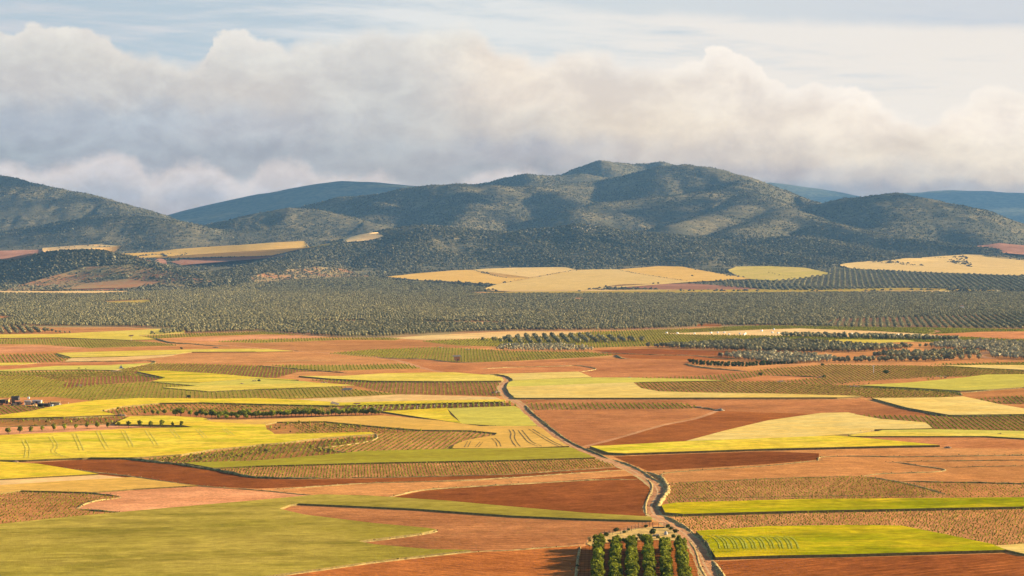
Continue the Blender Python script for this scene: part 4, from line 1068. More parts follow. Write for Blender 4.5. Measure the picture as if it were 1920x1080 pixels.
# ------------------------------------------------------------------ far fields draped on the rising ground
FAR = [
 ('wheat_field', 'wheat_t', [(725, 520), (780, 514), (850, 508), (885, 507), (930, 519), (948, 522), (1000, 522), (932, 534), (850, 530), (790, 527)]),
 ('wheat_field', 'wheat_f', [(885, 507), (910, 505), (960, 503), (1060, 502), (1082, 507), (1050, 512), (1010, 520), (1000, 522), (948, 522), (930, 519)]),
 ('wheat_field', 'wheat_f', [(905, 544), (932, 534), (1000, 522), (1010, 520), (1050, 512), (1082, 507), (1120, 506), (1160, 506), (1190, 513), (1215, 517), (1260, 524), (1295, 530), (1200, 534), (1150, 537), (1090, 546), (960, 546)]),
 ('wheat_field', 'wheat_t', [(1160, 506), (1200, 503), (1235, 500), (1280, 501), (1330, 511), (1370, 519), (1410, 524), (1295, 530), (1260, 524), (1215, 517), (1190, 513)]),
 ('wheat_field', 'wheat_yf', [(1365, 507), (1380, 501), (1440, 500), (1510, 503), (1560, 514), (1500, 524), (1455, 528), (1400, 524)]),
 ('wheat_field', 'wheat_f', [(1570, 498), (1610, 492), (1650, 494), (1700, 498), (1740, 500), (1700, 494), (1675, 489), (1720, 485), (1765, 488), (1800, 497), (1822, 502), (1812, 478), (1840, 479), (1920, 489), (R_, 505), (R_, 525), (1920, 518), (1700, 510), (1600, 505)]),
 ('soil_field', 'soil_r', [(1130, 539), (1170, 534), (1300, 533), (1400, 540), (1440, 546), (1250, 544)]),
 ('soil_field', 'soil_r', [(1832, 462), (1920, 461), (1990, 466), (1990, 484), (1880, 475)]),
 ('wheat_field', 'wheat_t', [(222, 477), (330, 468), (400, 463), (480, 458), (570, 453), (620, 458), (618, 462), (570, 468), (520, 476), (480, 481), (400, 483), (330, 485), (260, 485)]),
 ('soil_field', 'soil_r', [(320, 492), (345, 487), (480, 482), (540, 477), (530, 483), (480, 491), (400, 498), (340, 498)]),
 ('soil_field', 'soil_r', [(252, 484), (300, 484), (312, 491), (290, 493)]),
 ('soil_field', 'soil_r', [(L_, 480), (0, 471), (80, 469), (76, 476), (30, 488), (0, 489), (L_, 492)]),
 ('soil_field', 'soil_r', [(120, 545), (150, 537), (240, 525), (278, 530), (268, 539), (200, 546)]),
 ('olive_ground', 'grove', [(110, 520), (160, 502), (240, 497), (300, 506), (400, 529), (340, 538), (285, 529), (240, 524), (150, 535), (60, 546), (10, 547), (40, 535)]),
 ('olive_ground', 'grove', [(470, 520), (530, 508), (600, 501), (650, 506), (700, 520), (660, 527), (550, 530), (480, 533)]),
 ('stubble_field', 'stub', [(620, 449), (720, 444), (690, 452), (650, 455)]),
 ('soil_field', 'stub', [(80, 466), (160, 460), (230, 462), (215, 470), (120, 472)]),
 ('farm_track', 'stub', [(L_, 550), (0, 547), (100, 549), (240, 547), (235, 550), (100, 551.5), (0, 549.5), (L_, 553)]),
 ('stubble_field', 'stub', [(900, 545), (960, 546.5), (1100, 545.5), (1250, 544.5), (1440, 546), (1250, 547), (960, 548)]),
 ('stubble_field', 'stub', [(1610, 548), (1680, 545.5), (1760, 545.5), (1800, 549), (1700, 549)]),
 ('vineyard', 'vine_g', [(900, 549), (1100, 547), (1440, 547.5), (1700, 541), (1900, 546), (1700, 544.5), (1440, 551), (1100, 550.5), (960, 551)]),
]
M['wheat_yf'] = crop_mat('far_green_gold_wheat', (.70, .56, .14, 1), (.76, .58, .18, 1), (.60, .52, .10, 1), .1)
FARW = []
for nm, mm, px in FAR:
    pw = P([p[0] for p in px], [p[1] for p in px])[:, :2]
    pw = refine(pw, 60)
    FARW.append(pw)
    x0, y0 = pw.min(0); x1, y1 = pw.max(0)
    gxx, gyy = np.meshgrid(np.arange(x0, x1, 26), np.arange(y0, y1, 26))
    pts = np.stack([gxx.ravel(), gyy.ravel()], 1)
    pts = pts[inside(pw, pts[:, 0], pts[:, 1])]
    vs = [Vector((float(a), float(b))) for a, b in np.vstack([pw, pts])]
    c = geometry.delaunay_2d_cdt(vs, [], [list(range(len(pw)))], 1, 0.01, True)
    q = np.array([(p.x, p.y) for p in c[0]])
    z = height(q[:, 0], q[:, 1]) + 1.6
    fl = [i for f in c[2] for i in f]
    link(nm, mesh_np(nm, np.column_stack([q, z]), fl, [len(f) for f in c[2]], [M[mm]], None, True), kind='structure')

# ------------------------------------------------------------------ banks and grassy edges between fields
def bank(pts, w, h, seed, both):
    q = catmull(pts, 6)
    c = P(q[:, 0], q[:, 1])[:, :2]
    d = np.r_[0, np.cumsum(np.linalg.norm(np.diff(c, axis=0), axis=1))]
    n = max(4, int(d[-1] / 3.0))
    s = np.linspace(0, d[-1], n)
    c = np.stack([np.interp(s, d, c[:, 0]), np.interp(s, d, c[:, 1])], 1)
    t = np.gradient(c, axis=0); t /= np.linalg.norm(t, axis=1)[:, None]
    nn = np.stack([-t[:, 1], t[:, 0]], 1)
    rg = np.random.RandomState(seed)
    z = height(c[:, 0], c[:, 1])
    taper = np.minimum(1, np.minimum(s, d[-1] - s) / 12 + .15)
    prof = [(-.5, -.3), (-.28, .55), (0, 1), (.28, .6), (.5, -.3)]
    rows = []
    for a, b in prof:
        off = w * (a + .07 * rg.normal(size=n)) * (.6 + .4 * taper)
        hh = h * (b * taper * rg.uniform(.55, 1.35, n))
        rows.append(np.column_stack([c + nn * off[:, None], z + hh]))
    V_ = np.stack(rows, 1).reshape(-1, 3)
    k = len(prof)
    i = np.arange(n - 1)[:, None] * k + np.arange(k - 1)[None, :]
    q4 = np.stack([i, i + 1, i + k + 1, i + k], -1).reshape(-1, 4)
    both[0].append(V_); both[1].append(q4)
BANKS = [  # (points, width, height, dry?)
 ([(60, 870), (120, 879), (240, 893), (370, 911), (480, 919), (540, 925), (610, 931)], 1.6, .5, 1),
 ([(170, 861), (240, 861.5), (290, 867), (335, 871), (370, 877), (400, 881), (440, 889), (480, 896), (560, 898), (620, 897)], 3.2, 1.3, 0),
 ([(620, 897), (700, 896), (800, 894), (960, 889.5), (1060, 883), (1150, 877)], 1.4, .5, 0),
 ([(515, 918), (560, 915), (620, 911), (700, 906), (860, 902), (960, 896), (1060, 889), (1178, 881)], 1.8, .6, 1),
 ([(718, 934), (745, 929), (775, 922), (800, 919), (870, 914), (960, 909), (1100, 901), (1195, 899)], 2.2, .7, 1),
 ([(40, 921), (80, 922), (160, 925), (215, 930), (226, 932)], 2.2, .9, 0),
 ([(143, 954), (160, 945), (185, 939), (215, 935), (226, 932)], 2.4, .7, 1),
 ([(145, 954), (180, 958), (240, 962)], 2.0, .9, 0),
 ([(160, 926), (250, 918.5), (372, 911.5)], 1.4, .5, 0),
 ([(523, 957), (545, 949), (562, 947.5)], 1.6, .4, 1),
 ([(527, 958), (570, 968), (700, 984), (800, 993), (819, 996.5), (790, 1003), (700, 1015), (672, 1018), (700, 1024), (800, 1033), (882, 1035.5)], 1.5, .35, 1),
 ([(510, 1083), (600, 1070), (700, 1056), (800, 1044.5), (900, 1034), (960, 1032), (1090, 1022)], 1.5, .45, 1),
 ([(1088, 1025), (1084, 1045), (1080, 1080), (1078, 1150)], 1.6, .8, 1),
 ([(594, 840), (640, 836), (690, 828), (706, 822), (706, 816), (700, 812)], 2.0, .6, 1),
 ([(700, 801), (790, 808), (880, 809.5), (925, 812), (932, 815)], 1.8, .8, 0),
 ([(932, 815), (900, 822), (872, 828), (852, 836), (848, 843)], 1.5, .4, 1),
 ([(595, 840), (640, 848), (660, 850)], 1.8, .8, 0),
 ([(350, 870.5), (480, 864.5), (600, 855.5), (660, 850)], 1.5, .4, 1),
 ([(715, 780), (790, 787), (860, 796), (935, 801), (1000, 801)], 1.6, .6, 0),
 ([(1013, 790), (1030, 801), (1060, 823), (1088, 838), (1120, 851), (1140, 860)], 2.8, .8, 0),
 ([(985, 760), (996, 773), (1012, 786), (1030, 799)], 2.6, .9, 0),
 ([(1150, 862), (1180, 872), (1205, 884), (1222, 896), (1240, 905)], 2.0, .7, 1),
 ([(1212, 885), (1235, 893), (1248, 906), (1252, 920), (1245, 932), (1236, 945), (1234, 957)], 4.0, 1.3, 1),
 ([(1211, 898), (1221, 906), (1222, 918), (1214, 935), (1210, 950), (1212, 967)], 1.8, .35, 1),
 ([(1246, 968), (1265, 977), (1290, 992), (1300, 1000)], 2.4, .9, 1),
 ([(1300, 1001), (1318, 1012), (1330, 1030), (1335, 1048)], 2.6, 1.5, 0),
 ([(1337, 1052), (1350, 1072), (1364, 1095), (1385, 1140)], 3.0, .9, 1),
 ([(1292, 1013), (1305, 1035), (1312, 1060), (1325, 1085), (1345, 1130)], 1.6, .2, 1),
 ([(1240, 892.5), (1250, 887), (1340, 880), (1440, 873.5), (1520, 865), (1538, 863)], 1.6, .4, 0),
 ([(1534, 864), (1537, 858), (1560, 856), (1620, 856), (1680, 857), (1780, 856), (1920, 854), (R_, 852)], 1.6, .6, 1),
 ([(1680, 865.5), (1780, 864.5), (1920, 863), (R_, 862)], 1.4, .5, 0),
 ([(1660, 867), (1680, 867), (1720, 873), (1768, 880), (1770, 883), (1740, 886), (1650, 889), (1615, 893)], 1.8, .6, 1),
 ([(1775, 877), (1850, 875), (1920, 874), (R_, 874)], 1.3, .45, 0),
 ([(1620, 893.5), (1680, 903), (1740, 917), (1775, 928)], 1.8, .6, 1),
 ([(1690, 902.5), (1760, 904.5), (1850, 906), (1920, 908), (R_, 912)], 1.8, .8, 0),
 ([(1256, 936), (1400, 933), (1560, 930), (1735, 928)], .8, .35, 0),
 ([(1253, 907), (1440, 898), (1610, 893)], 1.2, .4, 0),
 ([(1345, 770.5), (1330, 767), (1308, 764)], 2.4, 1.0, 0),
 ([(1637, 750), (1700, 767), (1740, 775), (1780, 781), (1920, 780), (R_, 779)], 2.6, 1.3, 0),
 ([(1605, 726), (1700, 730), (1790, 736), (1803, 742)], 2.6, 1.5, 0),
 ([(1803, 737), (1850, 733), (1920, 728), (R_, 725)], 2.2, .8, 0),
 ([(1440, 704.5), (1490, 705.5), (1546, 708)], 2.2, 1.2, 0),
 ([(1284, 682), (1300, 687), (1330, 691), (1380, 695), (1402, 697)], 3.0, 1.4, 1),
 ([(1120, 660), (1160, 663), (1240, 666), (1300, 667), (1345, 672), (1400, 674)], 2.4, .8, 1),
 ([(1155, 666), (1165, 672), (1180, 673)], 5, 1.6, 0),
 ([(900, 692), (960, 689), (1050, 687), (1085, 686), (1115, 691), (1112, 694), (1085, 698)], 2.2, .8, 1),
 ([(705, 671), (760, 673), (800, 674), (850, 679.5), (900, 680)], 2.2, .9, 1),
 ([(105, 664), (118, 670), (135, 672)], 4, 1.2, 0),
 ([(112, 679.5), (180, 678.5), (260, 677.5), (286, 677.5), (290, 681), (278, 684)], 2.6, 1.2, 0),
 ([(0, 697.5), (60, 695.5), (150, 694.5), (215, 695.5)], 2.4, .8, 0),
 ([(257, 698), (268, 704), (290, 708), (311, 709.5)], 3, 1.0, 0),
 ([(480, 686), (560, 693), (650, 699.5)], 2.4, 1.1, 0),
 ([(565, 705.5), (600, 710), (640, 714), (700, 717), (800, 717.5), (940, 717)], 2.4, .9, 0),
 ([(390, 735.5), (480, 732), (600, 728)], 1.6, .5, 0),
 ([(370, 723.5), (310, 716)], 1.5, .6, 0),
 ([(0, 788), (120, 785), (217, 780.5)], 1.8, .8, 0),
 ([(0, 800.5), (100, 798.5), (215, 795.5)], 1.6, .7, 0),
 ([(0, 819), (60, 817), (115, 814.5)], 2.0, .8, 0),
 ([(362, 804), (330, 801), (250, 800)], 1.6, .6, 0),
 ([(0, 761), (50, 762), (95, 766)], 2.0, .8, 0),
 ([(0, 867.5), (30, 867)], 2.6, .8, 0),
 ([(620, 757), (560, 754), (500, 757)], 1.6, .5, 0),
 ([(283, 634), (300, 638), (320, 643), (350, 645)], 5, 1.6, 0),
 ([(320, 643), (360, 645), (390, 648), (430, 649)], 4, 1.2, 1),
 ([(480, 679), (560, 676.5), (660, 675), (700, 675)], 1.5, .4, 1),
 ([(1170, 712), (1300, 712.5), (1362, 716)], 1.4, .4, 1),
 ([(955, 749), (1100, 749), (1300, 749), (1570, 748.5), (1612, 746)], 1.0, .3, 0),
]
acc = {0: ([], []), 1: ([], [])}
for i, (pts, w, h, dry) in enumerate(BANKS):
    bank(pts, w * .55, h * .55, 100 + i, acc[dry])
VV, QQ, MI, off = [], [], [], 0
for d in (0, 1):
    for V_, q4 in zip(*acc[d]):
        VV.append(V_); QQ.append(q4 + off); MI += [d] * len(q4); off += len(V_)
VV = np.vstack(VV); QQ = np.vstack(QQ)
BANKPTS = VV[2::5]
link('grass_banks', mesh_np('grass_banks', VV, QQ.ravel(), np.full(len(QQ), 4), [M['verge'], M['verge_p']], MI, True), kind='stuff',
     label='low weedy grass banks running along the field edges', cat='grass')
# ------------------------------------------------------------------ vegetation
print('vegetation...')
rv = np.random.RandomState(11)
def grid_in(poly_w, d1, d2, ang, jit=.12):
    """planting grid d1 (along rows) x d2 (between rows), rows along ang"""
    p = np.asarray(poly_w)[:, :2]
    ca, sa = math.cos(ang), math.sin(ang)
    a = p[:, 0] * ca + p[:, 1] * sa; b = -p[:, 0] * sa + p[:, 1] * ca
    A, B = np.meshgrid(np.arange(a.min(), a.max(), d1), np.arange(b.min(), b.max(), d2))
    A = A.ravel() + jit * d1 * rv.normal(size=A.size); B = B.ravel() + jit * d1 * .6 * rv.normal(size=B.size)
    x = A * ca - B * sa; y = A * sa + B * ca
    k = inside(p, x, y)
    return np.stack([x[k], y[k]], 1)
def row_angle(u1, v1, u2, v2):
    a = P([u1, u2], [v1, v2])
    return math.atan2(a[1, 1] - a[0, 1], a[1, 0] - a[0, 0])
def with_z(p, dz=0.0):
    return np.column_stack([p, height(p[:, 0], p[:, 1]) + dz])
def in_frame(p, mu=60, mv=60):
    u, v = project(p[:, 0], p[:, 1], p[:, 2])
    return (u > -mu) & (u < 1920 + mu) & (v < 1080 + mv)

# vines: (index of the field by a point inside, row line u1,v1,u2,v2, along, between, thinning, size)
VROWS = [
 ((1500, 975), (1500, 962, 1540, 989), 2.8, 1.05, .04, .42),
 ((1400, 920), (1400, 900, 1446, 935), 1.9, 1.25, .06, .40),
 ((1850, 920), (1850, 908, 1890, 935), 2.2, 1.3, .30, .38),
 ((1750, 795), (1700, 782, 1726, 808), 1.1, 2.6, .02, .62),
 ((1870, 752), (1870, 745, 1885, 757), 1.1, 2.7, .02, .62),
 ((1100, 763), (1100, 757, 1108, 768), 1.0, 2.6, .02, .62),
 ((1300, 728), (1300, 718, 1330, 738), 1.3, 2.7, .03, .62),
 ((1600, 695), (1560, 686, 1590, 704), 1.3, 2.7, .03, .62),
 ((800, 728), (800, 718, 800, 740), 1.4, 2.5, .08, .60),
 ((800, 768), (800, 760, 798, 766), .9, 2.9, .02, .9),
 ((760, 825), (760, 845, 810, 812), 1.0, 2.5, .05, .50),
 ((700, 884), (700, 870, 702, 896), 1.7, 1.2, .12, .45),
 ((80, 950), (80, 925, 55, 945), 2.4, 1.35, .18, .42),
 ((600, 800), (600, 793, 640, 812), 1.8, 2.4, .35, .60),
 ((500, 850), (500, 838, 480, 862), 1.6, 2.2, .22, .60),
 ((400, 766), (400, 758, 420, 775), 1.8, 2.3, .35, .60),
 ((150, 790), (150, 783, 160, 798), 2.2, 2.5, .55, .60),
 ((50, 770), (30, 763, 50, 776), 1.2, 2.8, .05, .55),
 ((400, 695), (400, 700, 412, 684), 1.2, 2.5, .03, .60),
 ((100, 703), (100, 701, 120, 708), 1.4, 2.5, .15, .60),
 ((200, 716), (200, 708, 200, 722), 1.0, 2.5, .03, .58),
 ((400, 741), (400, 735, 402, 748), 1.6, 2.5, .05, .58),
 ((40, 672), (40, 668, 50, 680), 2.6, 3.0, .15, .8),
 ((100, 700), (100, 699, 104, 703), 1.5, 2.5, .1, .7),
 ((100, 643), (100, 637, 106, 650), 1.6, 2.6, .05, .66),
 ((440, 627), (440, 624, 444, 628), 2.2, 2.8, .05, .8),
 ((600, 636), (600, 634, 602, 638), 2.4, 2.8, .25, .8),
 ((650, 689), (650, 685, 654, 695), 1.8, 2.6, .25, .7),
 ((900, 668), (900, 660, 903, 676), 1.6, 2.6, .02, .70),
 ((1200, 635), (1200, 630, 1206, 640), 2.4, 2.8, .02, .9),
 ((1850, 683), (1850, 681, 1860, 686), 2.0, 2.8, .02, .8),
]
vine_pts, vine_sz = [], []
def world_xy(u, v):
    return P([u], [v])[0][:2]
for (pu, pv), rl, d1, d2, thin, sz in VROWS:
    w = world_xy(pu, pv)
    best = None
    for k in range(len(FIELDS) - 1, -1, -1):
        if inside(FW[k], np.array([w[0]]), np.array([w[1]]))[0]:
            best = k; break
    if best is None: print('no field at', pu, pv); continue
    g = grid_in(FW[best], d1, d2, row_angle(*rl), .10)
    # keep only what later polygons do not cover
    keep = rv.rand(len(g)) > thin
    for j in range(best + 1, len(ALLP)):
        keep &= ~inside(ALLP[j][3], g[:, 0], g[:, 1])
    g = g[keep]
    # bald patches
    g = g[fbm(g[:, 0] / 40, g[:, 1] / 40, 2, 3) > -.55 - (.3 if thin < .1 else 0)]
    if not len(g): continue
    g = with_z(g)
    g = g[in_frame(g, 150, 40)]
    vine_pts.append(g); vine_sz.append(np.full(len(g), sz) * rv.uniform(.65, 1.3, len(g)))
# patches of weeds and young growth on fallow strips
vine_pts = np.vstack(vine_pts); vine_sz = np.concatenate(vine_sz)
def vine_mesh(seed, n=26):
    vs, fl = leaf_cloud(n, (.62, .62, .75), .34, seed, 4, .62, .2)
    iv, if_ = ICO[1]
    cv_ = iv * np.array((.42, .42, .48)) * (.8 + .3 * np.random.RandomState(seed).rand(len(iv)))[:, None]; cv_[:, 2] += .55
    fl = np.concatenate([fl, (if_ + len(vs)).ravel()]); vs = np.concatenate([vs, cv_])
    return mesh_np('vine', vs, fl, [4] * n + [3] * len(if_), [M['vine']], None, False)
VM = [vine_mesh(s) for s in (1, 2, 3)]
u_, v_ = project(vine_pts[:, 0], vine_pts[:, 1], vine_pts[:, 2])
vis = (u_ > 8) & (u_ < 1912) & (v_ < 1070)
order = np.argsort(-(v_ - HORIZ) * vine_sz * vis)
near_i = order[:300]
rest = np.ones(len(vine_pts), bool); rest[near_i] = False
print('vines', len(vine_pts))
for i in near_i:
    p = vine_pts[i]
    uu, vv_ = u_[i], v_[i]
    if vv_ < 780: fld = 'strip with pale posts above the green oats' if uu < 980 else 'long rows at mid right'
    elif uu > 1240: fld = 'dotted field above the bright green wheat' if vv_ > 950 else ('dotted field between brown earth and bright wheat' if vv_ > 885 else 'striped field below the pale wheat')
    elif vv_ > 905: fld = 'dotted red field left, above the olive-green one'
    elif vv_ > 868 and uu > 480: fld = 'dotted strip below the long green cereal band'
    else: fld = 'weedy plot between yellow barley and green cereal'
    link('vine', VM[int(rv.randint(3))], tuple(p), rv.rand() * 6.3, None, None, 'small green vine in the ' + fld, 'vine', 'vines in the ' + fld, float(vine_sz[i]))
scatter('vines', vine_pts[rest], VM, rv.rand(rest.sum()) * 6.28, vine_sz[rest], rv.randint(0, 3, rest.sum()), 'small green vines in rows across the far vineyards', 'vines')

# --- olive groves
OM = [whole_tree('olive_tree', 70, (2.5, 2.5, 2.0), .62, s, 2.6, M['olive'], 1.6, .22) for s in (1, 2, 3, 4)]
OMp = [whole_tree('olive_tree', 60, (1.9, 1.9, 1.5), .5, s, 2.0, M['olive_p'], 1.4, .16) for s in (5, 6)]
GROVES = [  # polygon, along, between, row line, mesh set, size, thin
 ([(L_, 551), (0, 551), (170, 553), (250, 549), (400, 540), (550, 527), (700, 520), (740, 527), (800, 531), (860, 536), (910, 541), (930, 545), (860, 549), (900, 552), (1100, 552), (1300, 551), (1440, 551), (1560, 549.5), (2150, 549.5), (2150, 617), (1900, 617), (1700, 615),
   (1600, 614), (1500, 612), (1440, 611), (1360, 611), (1300, 613), (1240, 616), (1150, 619), (960, 620), (880, 622), (800, 626), (730, 631), (640, 632), (560, 627), (500, 622), (480, 620.5), (350, 625), (346, 617), (240, 612.5), (40, 611), (0, 613), (L_, 613)],
  7.0, 8.0, (700, 590, 712, 605), OM, .93, .10),
 ([(1500, 521), (1540, 510), (1565, 503), (1600, 506), (1700, 511), (1800, 515), (1920, 519.5), (2150, 528), (2150, 548), (1900, 545), (1700, 540), (1560, 541), (1480, 540), (1440, 536), (1400, 532), (1450, 529)], 8.0, 12.0, (1600, 512, 1604, 538), OM, 1.15, .02),
 ([(1360, 529), (1450, 529), (1560, 541), (1700, 540), (1900, 545), (1700, 543), (1500, 546), (1440, 545), (1350, 538)], 8.0, 12.0, (1500, 530, 1515, 544), OM, 1.1, .02),
 ([(L_, 614), (0, 614), (50, 615), (86, 622), (80, 625), (0, 627), (L_, 627)], 6.5, 7.5, (30, 616, 40, 626), OM, .95, .05),
 ([(940, 636), (990, 631), (1100, 630), (1170, 636), (1228, 640), (1150, 643), (1000, 645), (940, 643)], 6.5, 9, (1000, 632, 1010, 645), OM, .95, .15),
 ([(930, 657), (940, 648), (1060, 647), (1100, 652), (1115, 658), (1000, 659)], 5.5, 6.5, (1000, 648, 1006, 658), OMp, .85, .2),
 ([(1212, 651.5), (1290, 648), (1380, 643), (1440, 640.5), (1520, 643), (1600, 650), (1715, 652.5), (1712, 654), (1600, 661), (1500, 661.5), (1440, 661), (1330, 656)], 6.5, 7.0, (1440, 642, 1452, 660), OM, 1.05, .05),
 ([(1345, 669), (1400, 665), (1440, 663), (1520, 669), (1575, 677), (1500, 683), (1440, 682), (1400, 676)], 6.0, 6.5, (1440, 664, 1446, 680), OMp, 1.15, .05),
 ([(1560, 681), (1560, 676.5), (1660, 675), (1780, 674), (1845, 672), (1843, 674), (1780, 677), (1660, 680)], 6.4, 9.0, (1560, 679, 1760, 676), OM, .95, .0),
 ([(1635, 668), (1660, 665), (1750, 662), (1835, 660), (1836, 668), (1790, 671), (1700, 671.5), (1640, 669.5)], 6.0, 7, (1700, 670, 1800, 667), OM, 1.0, .1),
 ([(1745, 652), (1760, 645), (1840, 642), (1920, 645), (2150, 650), (2150, 676), (1930, 675), (1860, 672), (1850, 661), (1835, 657), (1800, 656)], 6.0, 6.5, (1880, 648, 1890, 670), OMp, 1.15, .05),
 ([(1465, 631.5), (1465, 629), (1560, 630), (1650, 632), (1795, 637), (1795, 639), (1650, 637), (1560, 634.5)], 6.0, 8.0, (1480, 631, 1700, 636), OM, 1.0, .1),
 ([(298, 626), (305, 622), (342, 619), (345, 625), (310, 628)], 7.0, 9.0, (300, 626, 342, 622), OM, 1.0, .2),
]
LONE = [(90, 622, 1.0), (98, 622.5, .9), (105, 624, .7), (113, 624.5, .7), (122, 625, .6), (131, 625, .6), (285, 627.5, 1.0), (290, 628, .6), (905, 639, .9), (925, 639, 1.0), (929, 638.5, .9), (945, 638, 1.0), (951, 638, 1.1), (1725, 651, .8),
        (1736, 650.5, .8), (1707, 652, .9), (1787, 637.5, 1.0), (1588, 646.5, .9), (1571, 646, .9), (1350, 669, .9), (1362, 668, 1.0), (1375, 667.5, 1.0), (1388, 667, 1.1), (1401, 666.5, 1.1)]
holes = [FW[k] for k, f in enumerate(FIELDS) if k >= [i for i, q in enumerate(FIELDS) if q[0] == 'olive_ground'][0] + 1] + [FARW[i] for i in range(len(FARW)) if FAR[i][0] not in ('soil_field', 'olive_ground')]
op, os_, ow = [], [], []
for poly, d1, d2, rl, ms, sz, thin in GROVES:
    pw = P([p[0] for p in poly], [p[1] for p in poly])[:, :2]
    if len(poly) > 40:                                # the long belt: plots planted at different angles
        sx = rv.uniform(-1500, 1500, 60); sy = rv.uniform(1900, 4300, 60)
        parts = []
        for c_ in range(5):
            g = grid_in(pw, d1 * rv.uniform(.92, 1.08), d2, RAD((20, 65, 110, 140, 80)[c_]), .09)
            own = np.argmin((g[:, 0:1] - sx) ** 2 + ((g[:, 1:2] - sy) * .6) ** 2, axis=1)
            parts.append(g[own % 5 == c_])
        g = np.vstack(parts)
    else:
        g = grid_in(pw, d1, d2, row_angle(*rl) + (.45 if ms is OMp or len(poly) == 12 else 0), .14)
    keep = rv.rand(len(g)) > thin
    for hpoly in holes: keep &= ~inside(hpoly, g[:, 0], g[:, 1])
    g = with_z(g[keep]); g = g[in_frame(g, 200, 0)]
    op.append(g); os_.append(sz * rv.uniform(.8, 1.2, len(g))); ow.append((0 if ms is OM else 4) + rv.randint(0, 4 if ms is OM else 2, len(g)))
lone = P([a for a, b, c in LONE], [b for a, b, c in LONE])
op.append(lone); os_.append(np.array([c for a, b, c in LONE])); ow.append(rv.randint(0, 4, len(LONE)))
op = np.vstack(op); os_ = np.concatenate(os_); ow = np.concatenate(ow)
ou, ovv = project(op[:, 0], op[:, 1], op[:, 2])
vis = (ou > 4) & (ou < 1916)
rank = (ovv - HORIZ) * os_ * vis
near_o = np.argsort(-rank)[:300]
rest = np.ones(len(op), bool); rest[near_o] = False
print('olives', len(op), 'nearest to v', ovv[near_o].min())
ALLO = OM + OMp
for i in near_o:
    u, v = ou[i], ovv[i]
    if v > 672 and u > 1500: wh = 'single row between the red strip and the vine rows'
    elif u > 1740: wh = 'pale grove at the right edge behind the red strip'
    elif v > 660 and u > 1600: wh = 'short double row below the small brown field'
    elif v > 663: wh = 'pale young grove just above the dark bushes'
    elif u > 1200 and v > 640: wh = 'dark grove tapering over the brown ploughed land'
    elif u > 1400: wh = 'thin line below the pale field with white bales'
    elif u > 900: wh = 'loose grove between the two green vineyards'
    elif u < 135: wh = 'small clump at the left edge by the yellow field'
    else: wh = 'front of the long olive belt'
    link('olive_tree', ALLO[int(ow[i])], tuple(op[i]), rv.rand() * 6.3, None, None, 'round grey-green olive tree in the ' + wh, 'tree', 'olive trees in the ' + wh, float(os_[i]))
scatter('olive_grove', op[rest], ALLO, rv.rand(rest.sum()) * 6.28, os_[rest], ow[rest], 'wide belt of grey-green olive trees at the foot of the hills', 'olive grove')

# --- scrub and holm oaks on the hills
def scrub_mesh(seed, m, n=26):
    vs, fl = leaf_cloud(n, (1, 1, .8), .42, seed, 5, .55, .5)
    iv, if_ = ICO[1]
    cv_ = iv * np.array((.8, .8, .62)) * (.75 + .35 * np.random.RandomState(seed).rand(len(iv)))[:, None]; cv_[:, 2] += .5
    fl = np.concatenate([fl, (if_ + len(vs)).ravel()]); vs = np.concatenate([vs, cv_])
    return mesh_np('bush', vs, fl, [4] * n + [3] * len(if_), [m], None, False)
BM = [scrub_mesh(s, M['scrub']) for s in (1, 2, 3)] + [scrub_mesh(4, M['scrub_o'])]
n_try = 1300000
Rr = np.sqrt(rv.uniform(3900 ** 2, 9700 ** 2, n_try)); Tt = rv.uniform(-RAD(15.3), RAD(15.3), n_try)
bx, by = Rr * np.tan(Tt), Rr
bb = base_h(bx, by)
nr_, na_ = HZ.shape
def hz(x, y):
    """sample the hill sheet"""
    i = np.clip((y - (YB - 20)) / (9800 - YB + 20) * (nr_ - 1), 0, nr_ - 1.001)
    j = np.clip((np.arctan2(x, y) + RAD(21)) / (2 * RAD(21)) * (na_ - 1), 0, na_ - 1.001)
    i0, j0 = i.astype(int), j.astype(int); fi, fj = i - i0, j - j0
    return (HZ[i0, j0] * (1 - fi) + HZ[i0 + 1, j0] * fi) * (1 - fj) + (HZ[i0, j0 + 1] * (1 - fi) + HZ[i0 + 1, j0 + 1] * fi) * fj
by_ok = by > YB
bx, by, bb = bx[by_ok], by[by_ok], bb[by_ok]
bz = hz(bx, by)
# what the photograph can see: nothing behind a crest
rr = np.linspace(YB - 20, 9800, nr_)
elev = (HZ - CAM_H) / rr[:, None]
run = np.maximum.accumulate(elev, axis=0)
i0 = np.clip(((by - (YB - 20)) / (9800 - YB + 20) * (nr_ - 1)).astype(int) - 1, 0, nr_ - 1)
j0 = np.clip(((np.arctan2(bx, by) + RAD(21)) / (2 * RAD(21)) * (na_ - 1)).astype(int), 0, na_ - 1)
see = (bz + 6 - CAM_H) / by > run[i0, j0]
dens = .5 + .9 * fbm(bx / 160, by / 160, 4, 61) + .5 * fbm(bx / 600, by / 600, 2, 62)
hillness = np.clip((bz - bb) / 14, 0, 1)
lowland = np.clip(.30 + .9 * fbm(bx / 90, by / 90, 3, 71), 0, 1) * .35
pk = np.where(bz - bb > 3, np.clip(dens, .08, 1) * (.35 + .65 * hillness), lowland)
pk = pk * np.interp(by, [5800, 6400], [1, .30])
keep = see & (rv.rand(len(bx)) < pk)
for hpoly, f in zip(FARW, FAR):
    if f[0] == 'olive_ground':
        keep &= ~(inside(hpoly, bx, by) & (rv.rand(len(bx)) < .35)); continue
    keep &= ~inside(hpoly, bx, by)
gr2 = P([p[0] for p in GROVES[1][0]], [p[1] for p in GROVES[1][0]])[:, :2]
keep &= ~inside(gr2, bx, by)
bx, by, bz = bx[keep], by[keep], bz[keep]
